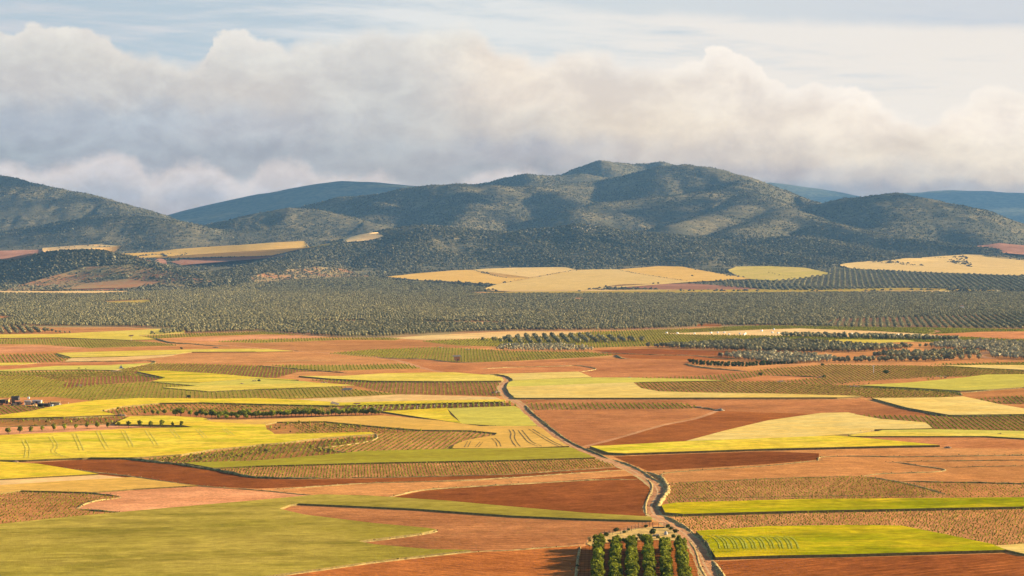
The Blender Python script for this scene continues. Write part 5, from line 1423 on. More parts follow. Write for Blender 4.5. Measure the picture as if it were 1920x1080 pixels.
size = (1.5 + 3.2 * rv.rand(len(bx)) ** 2.0) * (1 - .2 * (by > 6200))
wh = rv.choice(4, len(bx), p=[.3, .3, .25, .15])
# olive rows climbing the low hills on the left
print('bushes', len(bx))
pts = np.column_stack([bx, by, bz - .1])
hp = [(L_, 540), (L_, 505), (0, 486), (60, 478), (140, 473), (230, 490), (300, 503), (400, 525), (480, 505), (560, 492), (640, 500), (720, 518), (740, 528), (550, 527), (400, 541), (270, 548), (200, 548), (100, 545), (0, 546)]
hw = P([p[0] for p in hp], [p[1] for p in hp])[:, :2]
g = grid_in(hw, 9.5, 12.0, RAD(62), .12)
kk = (rv.rand(len(g)) > .12) & (g[:, 1] > YB)
for hpoly, f in zip(FARW, FAR):
    if f[0] != 'olive_ground': kk &= ~inside(hpoly, g[:, 0], g[:, 1])
g = g[kk]
g = np.column_stack([g, hz(g[:, 0], g[:, 1])])
pts = np.vstack([pts, g]); size = np.concatenate([size, rv.uniform(2.1, 3.1, len(g))]); wh = np.concatenate([wh, np.where(rv.rand(len(g)) < .8, 3, 0)])
scatter('hillside_scrub', pts, BM, rv.rand(len(pts)) * 6.28, size, wh, 'dark scrub and holm oaks spotting the hillsides', 'scrub')
# ------------------------------------------------------------------ countable things
M['shade_cloud'] = plain_mat('shade_cloud_white', (.85, .85, .86), .03, .001, 1.0, 0)  # white of the clouds added out of view to shade the hills
print('things...')
ORD = ['first', 'second', 'third', 'fourth', 'fifth', 'sixth', 'seventh', 'eighth', 'ninth', 'tenth', 'eleventh', 'twelfth', 'thirteenth', 'fourteenth', 'fifteenth', 'sixteenth', 'seventeenth',
       'eighteenth', 'nineteenth', 'twentieth', 'twenty-first', 'twenty-second', 'twenty-third', 'twenty-fourth', 'twenty-fifth', 'twenty-sixth', 'twenty-seventh', 'twenty-eighth', 'twenty-ninth',
       'thirtieth', 'thirty-first', 'thirty-second', 'thirty-third', 'thirty-fourth', 'thirty-fifth', 'thirty-sixth', 'thirty-seventh', 'thirty-eighth', 'thirty-ninth', 'fortieth'] + ['forty-%s' % x for x in
       ('first', 'second', 'third', 'fourth', 'fifth', 'sixth', 'seventh', 'eighth', 'ninth')]
rt = random.Random(5)
def tree_proto(name, cm, tm, label, cat, group):
    e = link(name, None, (0, 0, 0), 0, None, None, label, cat, group)
    link('trunk', tm, parent=e); link('crown', cm, parent=e)
    return e
def tree_set(name, n, rad, leaf, cz_, m, th, tr, k, seed, cat, group, **kw):
    return [tree_proto(name, crown_mesh('crown', n, rad, leaf, seed + i, cz_, m, **kw), trunk_mesh('trunk', th, tr, 3, seed + i), '', cat, group) for i in range(k)]
class Placer:
    """first uses of each prototype move the prototype itself, later ones copy it"""
    def __init__(self, protos): self.p, self.used = protos, set()
    def put(self, loc, label, scale=1.0, rz=None):
        i = rt.randrange(len(self.p)); rz = rt.random() * 6.28 if rz is None else rz
        pr = self.p[i]
        if i not in self.used:
            self.used.add(i); pr.location = loc; pr.rotation_euler = (0, 0, rz); pr['label'] = label; pr.scale = (scale,) * 3
            return pr
        return copy_thing(pr, loc, rz, label, scale)
    def close(self):
        for i, pr in enumerate(self.p):
            if i not in self.used:
                for c in list(pr.children): bpy.data.objects.remove(c)
                bpy.data.objects.remove(pr)
# --- foreground orchard: six rows
orch = Placer(tree_set('fruit_tree', 800, (1.55, 1.75, 1.75), .27, 2.4, M['leaf'], 2.2, .11, 6, 300, 'tree', 'fruit trees in the six orchard rows', lobes=13, hollow=.3))
ROWN = ['first', 'second', 'third', 'fourth', 'fifth', 'sixth']
for r in range(6):
    for j in range(36):
        t = j * 2.7 / 66.0
        x = 25.2 + 4.62 * r + t * (21.8 + 4.5 * r - 25.2 - 4.62 * r) + rt.uniform(-.25, .25)
        y_ = 589 - 2.7 * j + rt.uniform(-.3, .3) - (1.5 if r in (1, 4) else 0)
        sc = rt.uniform(.74, 1.18)
        orch.put((x, y_, gz(x, y_)), 'green fruit tree, %s from the far end of the %s orchard row' % (ORD[j], ROWN[r]), sc)
orch.close()
# --- line of leafy trees on the red strip
hedge = Placer(tree_set('leafy_tree', 260, (2.3, 1.9, 1.9), .42, 2.6, M['leaf'], 1.9, .16, 4, 340, 'tree', 'leafy trees in a line on the red strip'))
hx = [272, 287, 297, 308, 329, 339, 357, 368, 377, 386, 397]
x = 404.0
while x < 716: hx.append(x); x += rt.uniform(6.2, 8.6)
for i, x in enumerate(hx):
    v = np.interp(x, [262, 330, 400, 480, 600, 700, 720], [778.5, 781, 785, 784, 782, 779.5, 778]) + rt.uniform(-2.5, 0)
    s_ = rt.uniform(.75, 1.15) * (.7 if x < 300 or x > 700 else 1)
    p = at(x, v)
    hedge.put(p, 'dark green leafy tree, %s from the left in the dense line on the red strip' % ORD[min(i, 48)], s_)
for i, (x, v) in enumerate([(410, 786), (425, 787), (445, 786.5), (462, 786)]):
    hedge.put(at(x, v), 'low leafy tree, %s from the left just in front of the dense line' % ORD[i], .65)
hedge.close()
# --- seventeen small trees beside the yellow field
small = Placer(tree_set('small_tree', 200, (1.55, 1.3, 1.35), .34, 2.0, M['leaf'], 1.5, .10, 4, 380, 'tree', 'small trees in a spaced row beside the yellow field'))
sx = [(-6, 816), (16, 814.5), (37, 812.5), (58, 811), (79, 809), (101, 808), (121, 806.5), (142, 805.5), (163, 803.5), (182, 803.5), (202, 802.5), (223, 801), (241, 802), (262, 801), (282, 801.5), (303, 801), (324, 801), (340, 801)]
for i, (x, v) in enumerate(sx):
    small.put(at(x, v), 'small bright green tree, %s from the left in the spaced row by the yellow field' % ORD[i], rt.uniform(.85, 1.1))
small.close()
# --- dark bushes on the curved bank (right of centre)
def bush_mesh(seed, rad, leaf, n, m, z):
    return crown_mesh('bush', n, rad, leaf, seed, z, m, 6)
DB = [bush_mesh(400 + i, (1.9, 1.7, 1.5), .42, 120, M['leaf_d'], 1.1) for i in range(3)]
k = 0
for r_, (v0, v1) in enumerate([(681, 684), (683.5, 687.5)]):
    for x in np.arange(1294 + 6 * r_, 1492, 6.6):
        f = (x - 1290) / 200
        v = np.interp(x, [1290, 1340, 1400, 1490], [682, 686, 687, 681]) - (3.6 if r_ == 0 else 0)
        link('dark_bush', DB[k % 3], at(x + rt.uniform(-1, 1), v + rt.uniform(-.5, .5)), rt.random() * 6, None, None,
             'dark green bush, %s from the left in the %s line on the curved bank' % (ORD[int((x - 1290) / 6.6)], ('back', 'front')[r_]), 'bush', 'dark bushes on the curved bank', rt.uniform(.8, 1.2))
        k += 1
# --- scattered bushes and lone trees
SB = [bush_mesh(420 + i, (2.4, 2.2, 1.7), .5, 130, M['leaf_d'], 1.4) for i in range(3)]
BUSHES = [  # u, v, metres, where
 (949, 522, 5, 'at the corner of the left golden field below the hills'), (1032, 516.5, 4.5, 'between two golden fields, left one of the pair'), (1048, 513.5, 4, 'between two golden fields, right one of the pair'),
 (1066, 511, 4, 'at the upper end of the hedge between the golden fields'), (1081, 508.5, 5, 'where the hedge meets the wooded ridge'), (1007, 521, 2.5, 'low on the hedge line, second from its foot'), (1000, 522.5, 2, 'at the foot of the hedge line in the golden field'),
 (1013, 520, 2, 'on the hedge line just above its foot'), (1164, 507.5, 4, 'at the top corner of the big golden field'), (1183, 511.5, 3.5, 'on the falling hedge, upper of two beside each other'), (1188, 512.5, 3.5, 'on the falling hedge, lower of two beside each other'),
 (1210, 517, 3.5, 'alone halfway down the falling hedge'), (1224, 510, 2.5, 'small in the golden field above the falling hedge'), (1298, 518.5, 7, 'large and alone in the golden field'), (1363, 518, 7, 'large at the right end of the golden field'),
 (1260, 507.5, 2.5, 'tiny in the upper golden field'), (968, 513, 4, 'low and flat in the far left golden field'), (895, 509, 3, 'at the top of the left hedge'), (915, 515, 3, 'third down the left hedge'), (925, 518, 3, 'fourth down the left hedge'),
 (930, 519, 2.5, 'fifth down the left hedge'), (902, 511.5, 2.5, 'second down the left hedge'), (1586, 502, 6, 'above the upper olive rows, left'), (1602, 504, 6.5, 'above the upper olive rows, middle'), (1611, 505.5, 5, 'above the upper olive rows, right'),
 (1688, 496, 7, 'on the tongue between the golden fields'), (1700, 498, 5, 'beside the big one on the tongue between the golden fields'), (1678, 497, 4, 'left end of the tongue between the golden fields'), (1712, 499, 3.5, 'right end of the tongue between the golden fields'),
 (401, 476.5, 6, 'alone in the high golden valley field'), (57, 478, 5, 'in the pink field at the left edge'), (36, 480.5, 3.5, 'small in the pink field at the left edge'),
 (1523, 547.5, 7, 'left of the pair at the olive plot corner'), (1532, 548, 7, 'right of the pair at the olive plot corner'),
 (340, 655, 3.6, 'alone in the red strip at left'), (354, 746, 3.2, 'on the edge of the green vineyard at left'), (486, 716, 3, 'on the red bank left of the yellow field'), (1543, 686, 3.5, 'above the vine rows below the olives'),
 (1662, 701, 5, 'flat and dark below the white pole'), (1545, 708, 3.2, 'at the end of the dark bank right of centre'), (1425, 704, 4, 'low and dark on the brown tongue'), (148, 692, 2, 'in the pale green strip at left'), (161, 693, 1.6, 'second small one in the pale green strip'),
 (1156, 997.5, 2.6, 'inside the fence above the second orchard row'), (1170, 1000, 1.5, 'small by the fence, beside the lone green one'), (1178, 995, 1.4, 'small and grey in the yard'), (1211, 989.5, 1.8, 'by the yard fence near the gate'),
 (1137, 1006, 2.2, 'at the head of the first orchard row'), (1253, 990, 2.0, 'behind the white tank beside the road'), (1259, 994, 2.0, 'beside the road, middle of the three by the fence'), (1266, 999.5, 2.2, 'beside the road, lowest of the three by the fence'),
 (1225, 1002, 3.0, 'dark and round in the middle of the yard'), (1199, 1008, 2.2, 'at the head of the third orchard row'), (1170, 1017, 2.4, 'dark, between the second and third orchard rows, left'), (1176, 1017.5, 2.2, 'dark, between the second and third orchard rows, right'), (1203, 1014, 2.4, 'dark, between the third and fourth orchard rows'), (1234, 1010, 1.6, 'small and grey near the pale yard stones'),
 (1262, 1009, 2.0, 'by the road fence, under the white tank'), (1144, 1018, 2.0, 'dark, between the first and second orchard rows'), (1082, 1063, 1.3, 'yellowish on the orchard edge'),
]
for i, (u, v, w, wh) in enumerate(BUSHES):
    link('bush', SB[i % 3], at(u, v), rt.random() * 6, None, None, ('round green bush ' + wh)[:110], 'bush', None, w / 4.8)
def hedgeline(pts, step, size):
    q = catmull(pts, 5); c = P(q[:, 0], q[:, 1])
    d = np.r_[0, np.cumsum(np.linalg.norm(np.diff(c[:, :2], axis=0), axis=1))]
    out = []
    s_ = 0
    while s_ < d[-1]:
        x, y_ = np.interp(s_, d, c[:, 0]) + rt.uniform(-3, 3), np.interp(s_, d, c[:, 1]) + rt.uniform(-3, 3)
        out.append((x, y_, gz(x, y_), size * rt.uniform(.4, 1.2))); s_ += step * rt.uniform(.4, 1.8)
    return out
hl = []
for pts, st, sz in [([(946, 528), (985, 524), (1010, 520), (1050, 512), (1082, 507), (1120, 506), (1160, 506)], 9, 1.5), ([(1160, 506), (1190, 513), (1215, 517), (1260, 524), (1300, 529), (1345, 527)], 9, 1.5),
                    ([(885, 507), (905, 512), (930, 519), (948, 522)], 7, 1.8), ([(330, 486), (400, 484), (480, 481), (530, 476)], 9, 2.6), ([(240, 484), (300, 478), (315, 486), (335, 490)], 6, 3.2),
                    ([(300, 477), (350, 476), (330, 482)], 12, 2.5), ([(1440, 512), (1500, 524), (1560, 514)], 30, 1.8), ([(1310, 529), (1360, 528), (1420, 526), (1450, 529)], 7, 2.2), ([(470, 475), (500, 474), (560, 470), (600, 463)], 10, 2.4),
                    ([(110, 466), (180, 462), (240, 470), (300, 474)], 12, 2.6)]:
    hl += hedgeline(pts, st, sz)
hl = np.array(hl); hl[:, 3] *= 1.35
scatter('hedge_scrub', hl[:, :3], BM, rv.rand(len(hl)) * 6.28, hl[:, 3], rv.randint(0, 3, len(hl)), 'ragged low scrub along the borders of the golden fields', 'scrub')
# weeds and tufts on the banks and in the fallow strips
bp_ = np.repeat(BANKPTS, 3, axis=0)
bp_ = bp_[rv.rand(len(bp_)) < .4]
bp_ = bp_ + rv.normal(size=bp_.shape) * (.9, .9, .08)
TM = []
for s_, mm in ((1, 'verge_p'), (2, 'verge')):
    vs, fl = leaf_cloud(16, (.5, .5, .32), .26, 500 + s_, 3, .2, .1)
    TM.append(mesh_np('tuft', vs, fl, [4] * 16, [M[mm]], None, False))
scatter('dry_grass', bp_, TM, rv.rand(len(bp_)) * 6.28, rv.uniform(.25, .75, len(bp_)), (rv.rand(len(bp_)) < .2).astype(int), 'tufts of dry grass and weeds on the field banks', 'grass')
# weedy fallow strips
wp = []
for (pu, pv), dens_ in (((400, 766), .05), ((150, 790), .04), ((600, 800), .06), ((500, 850), .12), ((1700, 716), .03), ((300, 820), .0), ((250, 1010), .0)):
    w = world_xy(pu, pv)
    for kf in range(len(FIELDS) - 1, -1, -1):
        if inside(FW[kf], np.array([w[0]]), np.array([w[1]]))[0]: break
    x0, y0 = FW[kf].min(0); x1, y1 = FW[kf].max(0)
    n_ = int((x1 - x0) * (y1 - y0) * dens_)
    g = np.column_stack([rv.uniform(x0, x1, n_), rv.uniform(y0, y1, n_)])
    ok = inside(FW[kf], g[:, 0], g[:, 1])
    for j in range(kf + 1, len(ALLP)): ok &= ~inside(ALLP[j][3], g[:, 0], g[:, 1])
    g = g[ok]; g = g[fbm(g[:, 0] / 25, g[:, 1] / 25, 3, 12) > -.05]
    if len(g): wp.append(with_z(g))
wp = np.vstack(wp)
scatter('weeds', wp, TM + [VM[0]], rv.rand(len(wp)) * 6.28, rv.uniform(.6, 1.6, len(wp)) * .9, rv.choice(3, len(wp), p=[.3, .45, .25]), 'weeds growing over the fallow strips', 'weeds')

# --- heaps of field stones
def heap(seed, w, h, m):
    mb = MB(); rg = random.Random(seed)
    for i in range(26):
        a, r = rg.random() * 6.28, rg.random() ** .6 * w / 2
        mb.ico((math.cos(a) * r, math.sin(a) * r * .8, h * (1 - (2 * r / w)) * .7 * rg.random() + .1), rg.uniform(.22, .42) * h + .12, 1, seed * 50 + i, .25, (1.2, 1, .8))
    return mb.mesh('stone_heap', [m], False)
HEAPS = [(149, 723, 5, .9, 0, 'on the bare patch in the left vineyard'), (68, 680.5, 5, .9, 0, 'by the left edge above the yellow strip'), (219, 697, 8, 1.6, 0, 'beside the dark pyramid hut'), (227, 780, 5.5, 1.3, 0, 'at the tip of the weedy field'),
 (453, 721, 4.5, 1.2, 0, 'in the pale green field, left one'), (476, 716, 5, 1.2, 0, 'in the pale green field, right one'), (607, 719, 5, 1.4, 0, 'on the red bank above the shelter'), (825, 652, 5, 1.1, 1, 'on top of the green vineyard'),
 (878, 656, 5, 1.2, 1, 'on the ridge beside the pale young olives'), (1465, 716, 5, 1.0, 1, 'pale, on the red strip right of centre'), (1600, 726, 7, 1.6, 0, 'at the tip of the pale green field'), (1764, 706, 8, .7, 1, 'long and flat on the red field at right'),
 (1349, 770, 4.5, 1.7, 1, 'pale, at the end of the red triangle'), (1310, 765, 4.5, 1.2, 0, 'dark, by the vine rows above the red triangle'), (1875, 815.5, 4, .9, 0, 'in the pale strip at right'), (1614, 811, 3.6, .9, 0, 'at the corner of the pale wheat'),
 (1778, 840, 2.6, .8, 0, 'at the tip of the yellow-green wedge'), (932, 737, 5.5, 1.8, 0, 'dark, beside the bend of the road'), (345, 637.5, 1, .3, 0, 'tiny, by the far farm track'), (497, 795, 2.6, .8, 0, 'where tan and yellow fields meet'),
 (1181, 709, 3, .9, 1, 'small and pale above the pale green band'), (405, 652, 5, 1.2, 0, 'on the bank of the far farm track'), (388, 787, 3, .8, 0, 'at the foot of the leafy tree line'), (1540, 707.5, 3.0, 1.0, 0, 'at the end of the dark bank'), (29, 866.5, 2.4, .7, 0, 'on the dark bank at the left edge')]
for i, (u, v, w, h, pale, wh) in enumerate(HEAPS):
    if u == 345: continue
    link('stone_heap', heap(i + 1, w, h, M['rock'] if pale else M['stone']), at(u, v), 0, None, None, 'low heap of field stones ' + wh, 'stone heap', 'heaps of stones cleared from the fields')
# rocks on the front ridge
RM = []
for i in range(3):
    mb = MB(); mb.ico((0, 0, .4), 1.0, 2, 900 + i, .28, (1.3, 1, .9)); RM.append(mb.mesh('rock', [M['rock']], False))
rk = []
for u0, u1, v0, v1, n_ in ((985, 1045, 430, 438, 24), (1075, 1120, 422, 436, 22), (795, 860, 425, 432, 16), (900, 940, 436, 441, 8), (1120, 1132, 300, 304, 8), (1070, 1076, 443, 446, 2)):
    pp = P(rv.uniform(u0, u1, n_), rv.uniform(v0, v1, n_)); rk.append(pp)
rk = np.vstack(rk)
scatter('rocky_outcrop', rk, RM, rv.rand(len(rk)) * 6.28, rv.uniform(1.0, 3.2, len(rk)), rv.randint(0, 3, len(rk)), 'pale boulders breaking through the crest of the front ridge', 'rocks')

# --- wrapped white bales
BALES = [(1250, 625.5), (1270, 626), (1302, 627), (1333, 625.5), (1346, 625), (1358, 625), (1367, 628.5), (1387, 627), (1397, 627), (1395, 628.7), (1428, 621.5), (1448, 625), (1459, 626), (1451, 619), (1491, 625.5), (1496, 625.3), (1519, 628),
         (1557, 629), (1597, 627.5), (1608, 628.5), (1684, 629), (1711, 634.5), (1770, 633.5)]
mb = MB()
mb.tube((-.75, 0, .78), (.75, 0, .78), .78, .78, 20); mb.tube((-.79, 0, .78), (-.75, 0, .78), .66, .78, 20); mb.tube((.75, 0, .78), (.79, 0, .78), .78, .66, 20)
bale = mb.mesh('wrapped_bale', [M['plastic']], True)
for i, (u, v) in enumerate(BALES):
    link('wrapped_bale', bale, at(u, v), rt.random() * 3, None, None, 'white wrapped round bale, %s from the left on the pale field below the olives' % ORD[i], 'bale', 'white wrapped bales on the pale field', 1.15)

# --- huts, shelters, poles
def thing(name, loc, label, cat, rz=0.0, group=None):
    return link(name, None, loc, rz, None, None, label, cat, group)
def part(name, mb, m, parent, smooth=False):
    return link(name, mb.mesh(name, [m] if not isinstance(m, list) else m, smooth), parent=parent)
# clay hut with an overhanging roof
t = thing('clay_hut', at(857, 677.5), 'orange clay hut with an overhanging dark roof beside the green vineyard', 'hut', RAD(18))
mb = MB(); mb.box(-1.9, 1.9, -1.7, -1.5, -.3, 3.4); mb.box(-1.9, 1.9, 1.5, 1.7, -.3, 3.4); mb.box(-1.9, -1.7, -1.5, 1.5, -.3, 3.4); mb.box(1.7, 1.9, -1.5, 1.5, -.3, 3.4); part('wall', mb, M['clay'], t)
mb = MB(); mb.add([(-3.2, -3, 3.5), (3.0, -3, 3.9), (3.0, 3, 4.7), (-3.2, 3, 4.3), (-3.2, -3, 3.7), (3.0, -3, 4.1), (3.0, 3, 4.9), (-3.2, 3, 4.5)], [(3, 2, 1, 0), (4, 5, 6, 7), (0, 1, 5, 4), (1, 2, 6, 5), (2, 3, 7, 6), (3, 0, 4, 7)]); part('roof', mb, M['tile'], t)
mb = MB(); mb.box(-.3, .75, -1.74, -1.702, -.1, 1.7); part('door', mb, M['metal_d'], t)
for xx in (-2.9, 2.7):
    mb = MB(); mb.tube((xx, -2.6, -.3), (xx, -2.6, 3.6), .09, .08); part('post', mb, M['wood'], t)
# open shelter on tall posts
t = thing('open_shelter', at(651, 742.5), 'dark pitched roof on tall thin posts at the vineyard edge', 'shelter', RAD(-6))
mb = MB(); mb.add([(-3.4, -1.8, 3.4), (2.5, -1.8, 3.6), (3.2, 1.8, 4.7), (-2.4, 1.8, 4.5), (-3.4, -1.8, 3.55), (2.5, -1.8, 3.75), (3.2, 1.8, 4.85), (-2.4, 1.8, 4.65)], [(3, 2, 1, 0), (4, 5, 6, 7), (0, 1, 5, 4), (1, 2, 6, 5), (2, 3, 7, 6), (3, 0, 4, 7)]); part('roof', mb, M['tile'], t)
for xx, yy, hh in ((-2.5, -1.3, 3.5), (2.1, -1.3, 3.7), (-2.0, 1.3, 4.4), (2.6, 1.3, 4.6)):
    mb = MB(); mb.tube((xx, yy, -.3), (xx, yy, hh), .11, .09); part('post', mb, M['wood'], t)
# low stand with a white post
t = thing('roofed_stand', at(669, 763.5), 'small brown roof on a white pillar above the leafy tree line', 'shelter')
mb = MB(); mb.add([(-2.2, -.8, 1.7), (1.6, -.8, 1.8), (2.3, .8, 2.2), (-1.4, .8, 2.1), (-2.2, -.8, 1.85), (1.6, -.8, 1.95), (2.3, .8, 2.35), (-1.4, .8, 2.25)], [(3, 2, 1, 0), (4, 5, 6, 7), (0, 1, 5, 4), (1, 2, 6, 5), (2, 3, 7, 6), (3, 0, 4, 7)]); part('roof', mb, M['rust'], t)
mb = MB(); mb.box(-.35, .25, -.3, .3, -.3, 1.85); part('pillar', mb, M['white'], t)
# dark heap with lean-to
t = thing('lean_to', at(628, 762.5), 'collapsed dark lean-to at the end of the yellow strip', 'shelter')
mb = MB(); mb.add([(-2.4, -1, 1.9), (2.0, -1.2, .9), (2.4, 1, 1.6), (-1.6, 1.1, 2.8), (-2.4, -1, 2.05), (2.0, -1.2, 1.05), (2.4, 1, 1.75), (-1.6, 1.1, 2.95)], [(3, 2, 1, 0), (4, 5, 6, 7), (0, 1, 5, 4), (1, 2, 6, 5), (2, 3, 7, 6), (3, 0, 4, 7)]); part('roof', mb, M['tile'], t)
for xx, yy, hh in ((-2.1, -.9, 1.95), (1.7, -1.0, 1.0), (-1.5, .9, 2.7)):
    mb = MB(); mb.tube((xx, yy, -.2), (xx, yy, hh), .12, .1); part('post', mb, M['wood'], t)
part('rubble', (lambda m_: ([m_.ico((rt.uniform(-2, 2.2), rt.uniform(-.9, .9), .2), rt.uniform(.25, .5), 1, 700 + q, .3) for q in range(16)], m_)[1])(MB()), M['stone'], t)
# dark pyramid hut
t = thing('pyramid_hut', at(227, 692), 'dark pointed pyramid hut beside a pale farm track', 'hut', RAD(12))
mb = MB(); mb.add([(-2, -2, -.2), (2, -2, -.2), (2, 2, -.2), (-2, 2, -.2), (0, 0, 3.0)], [(0, 1, 4), (1, 2, 4), (2, 3, 4), (3, 0, 4), (3, 2, 1, 0)]); part('roof', mb, M['metal'], t)
mb = MB(); mb.tube((0, 0, 2.8), (0, 0, 3.4), .08, .05); part('finial', mb, M['metal_d'], t)
mb = MB(); mb.add([(-.5, -1.98, -.2), (.5, -1.98, -.2), (.32, -1.05, 1.35), (-.32, -1.05, 1.35)], [(0, 1, 2, 3)]); part('entrance', mb, M['metal_d'], t)
# raised board on a single pole
t = thing('raised_platform', at(246, 639), 'brown roofed platform on a single pale pole in the yellow field', 'platform')
mb = MB(); mb.tube((0, 0, -.3), (0, 0, 4.6), .16, .13); part('pole', mb, M['post'], t)
mb = MB(); mb.add([(-2.7, -1, 4.4), (1.8, -1, 4.7), (2.6, 1, 5.5), (-1.6, 1, 5.3), (-2.7, -1, 4.6), (1.8, -1, 4.9), (2.6, 1, 5.7), (-1.6, 1, 5.5)], [(3, 2, 1, 0), (4, 5, 6, 7), (0, 1, 5, 4), (1, 2, 6, 5), (2, 3, 7, 6), (3, 0, 4, 7)]); part('roof', mb, M['rust'], t)
mb = MB(); mb.tube((0, 0, 3.6), (-1.6, -.4, 4.5), .07, .07); mb.tube((0, 0, 3.6), (1.5, .4, 4.7), .07, .07); part('brace', mb, M['wood'], t)
# white pole with cross arm
t = thing('power_pole', at(1638, 701), 'white power pole with a short crossarm standing in the vine rows', 'pole')
mb = MB(); mb.tube((0, 0, -.3), (0, 0, 6.0), .20, .13, 10); part('pole', mb, M['white'], t)
mb = MB(); mb.box(-1.0, .9, -.1, .1, 5.3, 5.5); part('crossarm', mb, M['white'], t)
for xx in (-.9, 0, .8):
    mb = MB(); mb.tube((xx, 0, 5.5), (xx, 0, 5.85), .07, .05); part('insulator', mb, M['metal'], t)
# trellis posts at the vine row ends
pm = MB(); pm.tube((0, 0, -.3), (.25, 0, 2.0), .10, .08, 8); pm = pm.mesh('trellis_post', [M['post']], True)
tx = [686, 702, 717, 733, 750, 766, 782, 798, 814.5, 831, 847, 863, 879, 895, 911, 927, 943]
for i, x in enumerate(tx):
    v = np.interp(x, [686, 717, 750, 800, 943], [768.5, 771.5, 769.5, 766, 761])
    link('trellis_post', pm, at(x, v), 0, None, None, 'pale trellis post, %s from the left along the green vine strip' % ORD[i], 'post', 'pale posts along the vine strip', 1.0 if x < 820 else .75)
# wires of the vine strip are too fine to show; farm vehicles far off
t = thing('parked_van', at(580, 624.5), 'white and yellow van parked at the edge of the olive belt', 'van', RAD(4))
mb = MB(); mb.box(-3.2, 2.0, -1.0, 1.0, .5, 2.6); mb.box(2.0, 3.1, -1.0, 1.0, .5, 1.7); part('body', mb, M['white'], t)
mb = MB(); mb.box(-3.1, 1.9, -1.02, -1.002, .7, 1.2); part('stripe', mb, M['wheat_y'], t)
mb = MB(); mb.box(2.002, 2.5, -.9, .9, 1.7, 2.35); part('windscreen', mb, M['metal_d'], t)
for xx in (-2.2, 2.2):
    for yy in (-1.0, .8):
        mb = MB(); mb.tube((xx, yy, .38), (xx, yy + .22, .38), .38, .38, 14); part('wheel', mb, M['metal_d'], t)
def house(name, u, v, w, d, h, rh, label, rz=0.0, roofm='tile', wallm='white', nwin=2, group=None):
    t = thing(name, at(u, v), label, 'building', rz, group)
    mb = MB(); mb.box(-w / 2, w / 2, -d / 2, d / 2, -.6, h); part('wall', mb, M[wallm], t)
    mb = MB()
    if rh > 0: mb.gable(-w / 2, w / 2, -d / 2, d / 2, h + .003, h + rh, 0, .25)
    else: mb.box(-w / 2 - .15, w / 2 + .15, -d / 2 - .15, d / 2 + .15, h + .003, h + .2)
    part('roof', mb, M[roofm], t)
    for i in range(nwin):
        x0 = -w / 2 + w * (i + .6) / (nwin + .4)
        mb = MB(); mb.box(x0 - .45, x0 + .45, -d / 2 - .04, -d / 2 - .003, 1.0, 2.1); part('window', mb, M['metal_d'], t)
    mb = MB(); mb.box(w / 2 - 1.5, w / 2 - .6, -d / 2 - .05, -d / 2 - .003, -.1, 2.0); part('door', mb, M['wood'], t)
    return t
G_ = 'white farm buildings in the high valley'
house('farmhouse', 503, 476, 13, 8, 4.5, 1.6, 'white farmhouse, leftmost of the cluster in the high valley', RAD(8), 'metal', 'white', 3, G_)
house('barn', 528, 477, 14, 7, 3.2, 1.2, 'long low white barn in front of the white tower', RAD(-5), 'metal', 'white', 3, G_)
house('tower_house', 530, 472.5, 6, 6, 5, 1.4, 'small white two-storey house behind the long barn', 0, 'metal', 'white', 1, G_)
house('blue_shed', 536.5, 477, 6, 6, 4.0, .0, 'pale blue shed right of the long white barn', 0, 'metal', 'blue', 1, G_)
house('small_shed', 542, 476.5, 4, 4, 3.0, .8, 'small cream shed at the right end of the farm cluster', 0, 'tile', 'stub', 1, G_)
house('field_house', 1085, 563, 12, 7, 3.0, 1.0, 'low white house among the olive trees', RAD(10), 'clay', 'white', 2)
house('field_shed', 1804, 581, 4, 4, 5.0, 1.4, 'tall narrow white shed with red roof deep in the olives', 0, 'clay', 'white', 1)
house('field_shed', 551, 622, 3, 3, 2.6, .8, 'small cream shed left of the parked van', 0, 'metal', 'stub', 1)
house('field_shed', 1086, 548, 5, 4, 3.4, .8, 'tiny grey hut in the strip above the olive belt', 0, 'tile', 'metal', 1)
# --- the cluttered yard at the left edge
def shed(u, v, w, d, h, label, wm, rm, rz=0.0, rh=.0, openf=False):
    t = thing('yard_shed', at(u, v), label, 'shed', rz, 'sheds in the cluttered yard')
    if openf:
        for xx in (-w / 2 + .1, 0, w / 2 - .1):
            mb = MB(); mb.box(xx - .1, xx + .1, -d / 2, -d / 2 + .2, -.3, h); part('post', mb, M['wood'], t)
        mb = MB(); mb.box(-w / 2, w / 2, d / 2 - .15, d / 2, -.3, h); mb.box(-w / 2, -w / 2 + .12, -d / 2 + .21, d / 2 - .153, -.3, h); part('wall', mb, M[wm], t)
    else:
        mb = MB(); mb.box(-w / 2, w / 2, -d / 2, d / 2, -.3, h); part('wall', mb, M[wm], t)
        mb = MB(); mb.box(-.6, .5, -d / 2 - .04, -d / 2 - .003, -.1, h * .75); part('door', mb, M['metal_d'], t)
    mb = MB(); mb.gable(-w / 2, w / 2, -d / 2, d / 2, h + .003, h + max(rh, .35), 0, .2); part('roof', mb, M[rm], t)
shed(8, 756, 6.5, 3, 2.0, 'long low shed with pale roof at the left edge', 'tile', 'stub', 0, .3, True)
shed(14, 757, 1.8, 2, 2.4, 'narrow peaked shed near the left edge of the yard', 'stub', 'clay', 0, .6)
shed(29, 756, 4.0, 3, 3.2, 'tallest dark shed in the cluttered yard', 'metal_d', 'metal_d', 0, .8)
shed(34, 759, 3.2, 2.5, 1.9, 'orange-roofed shed below the tallest one', 'stone', 'clay', RAD(15), .5)
shed(52, 759.5, 3.2, 2.4, 2.2, 'open grey shed with two bays under a white tank', 'metal', 'metal', 0, .25, True)
shed(70, 756, 4.8, 2.6, 1.5, 'low flat grey shed in the middle of the yard', 'metal', 'metal', RAD(-4), .25)
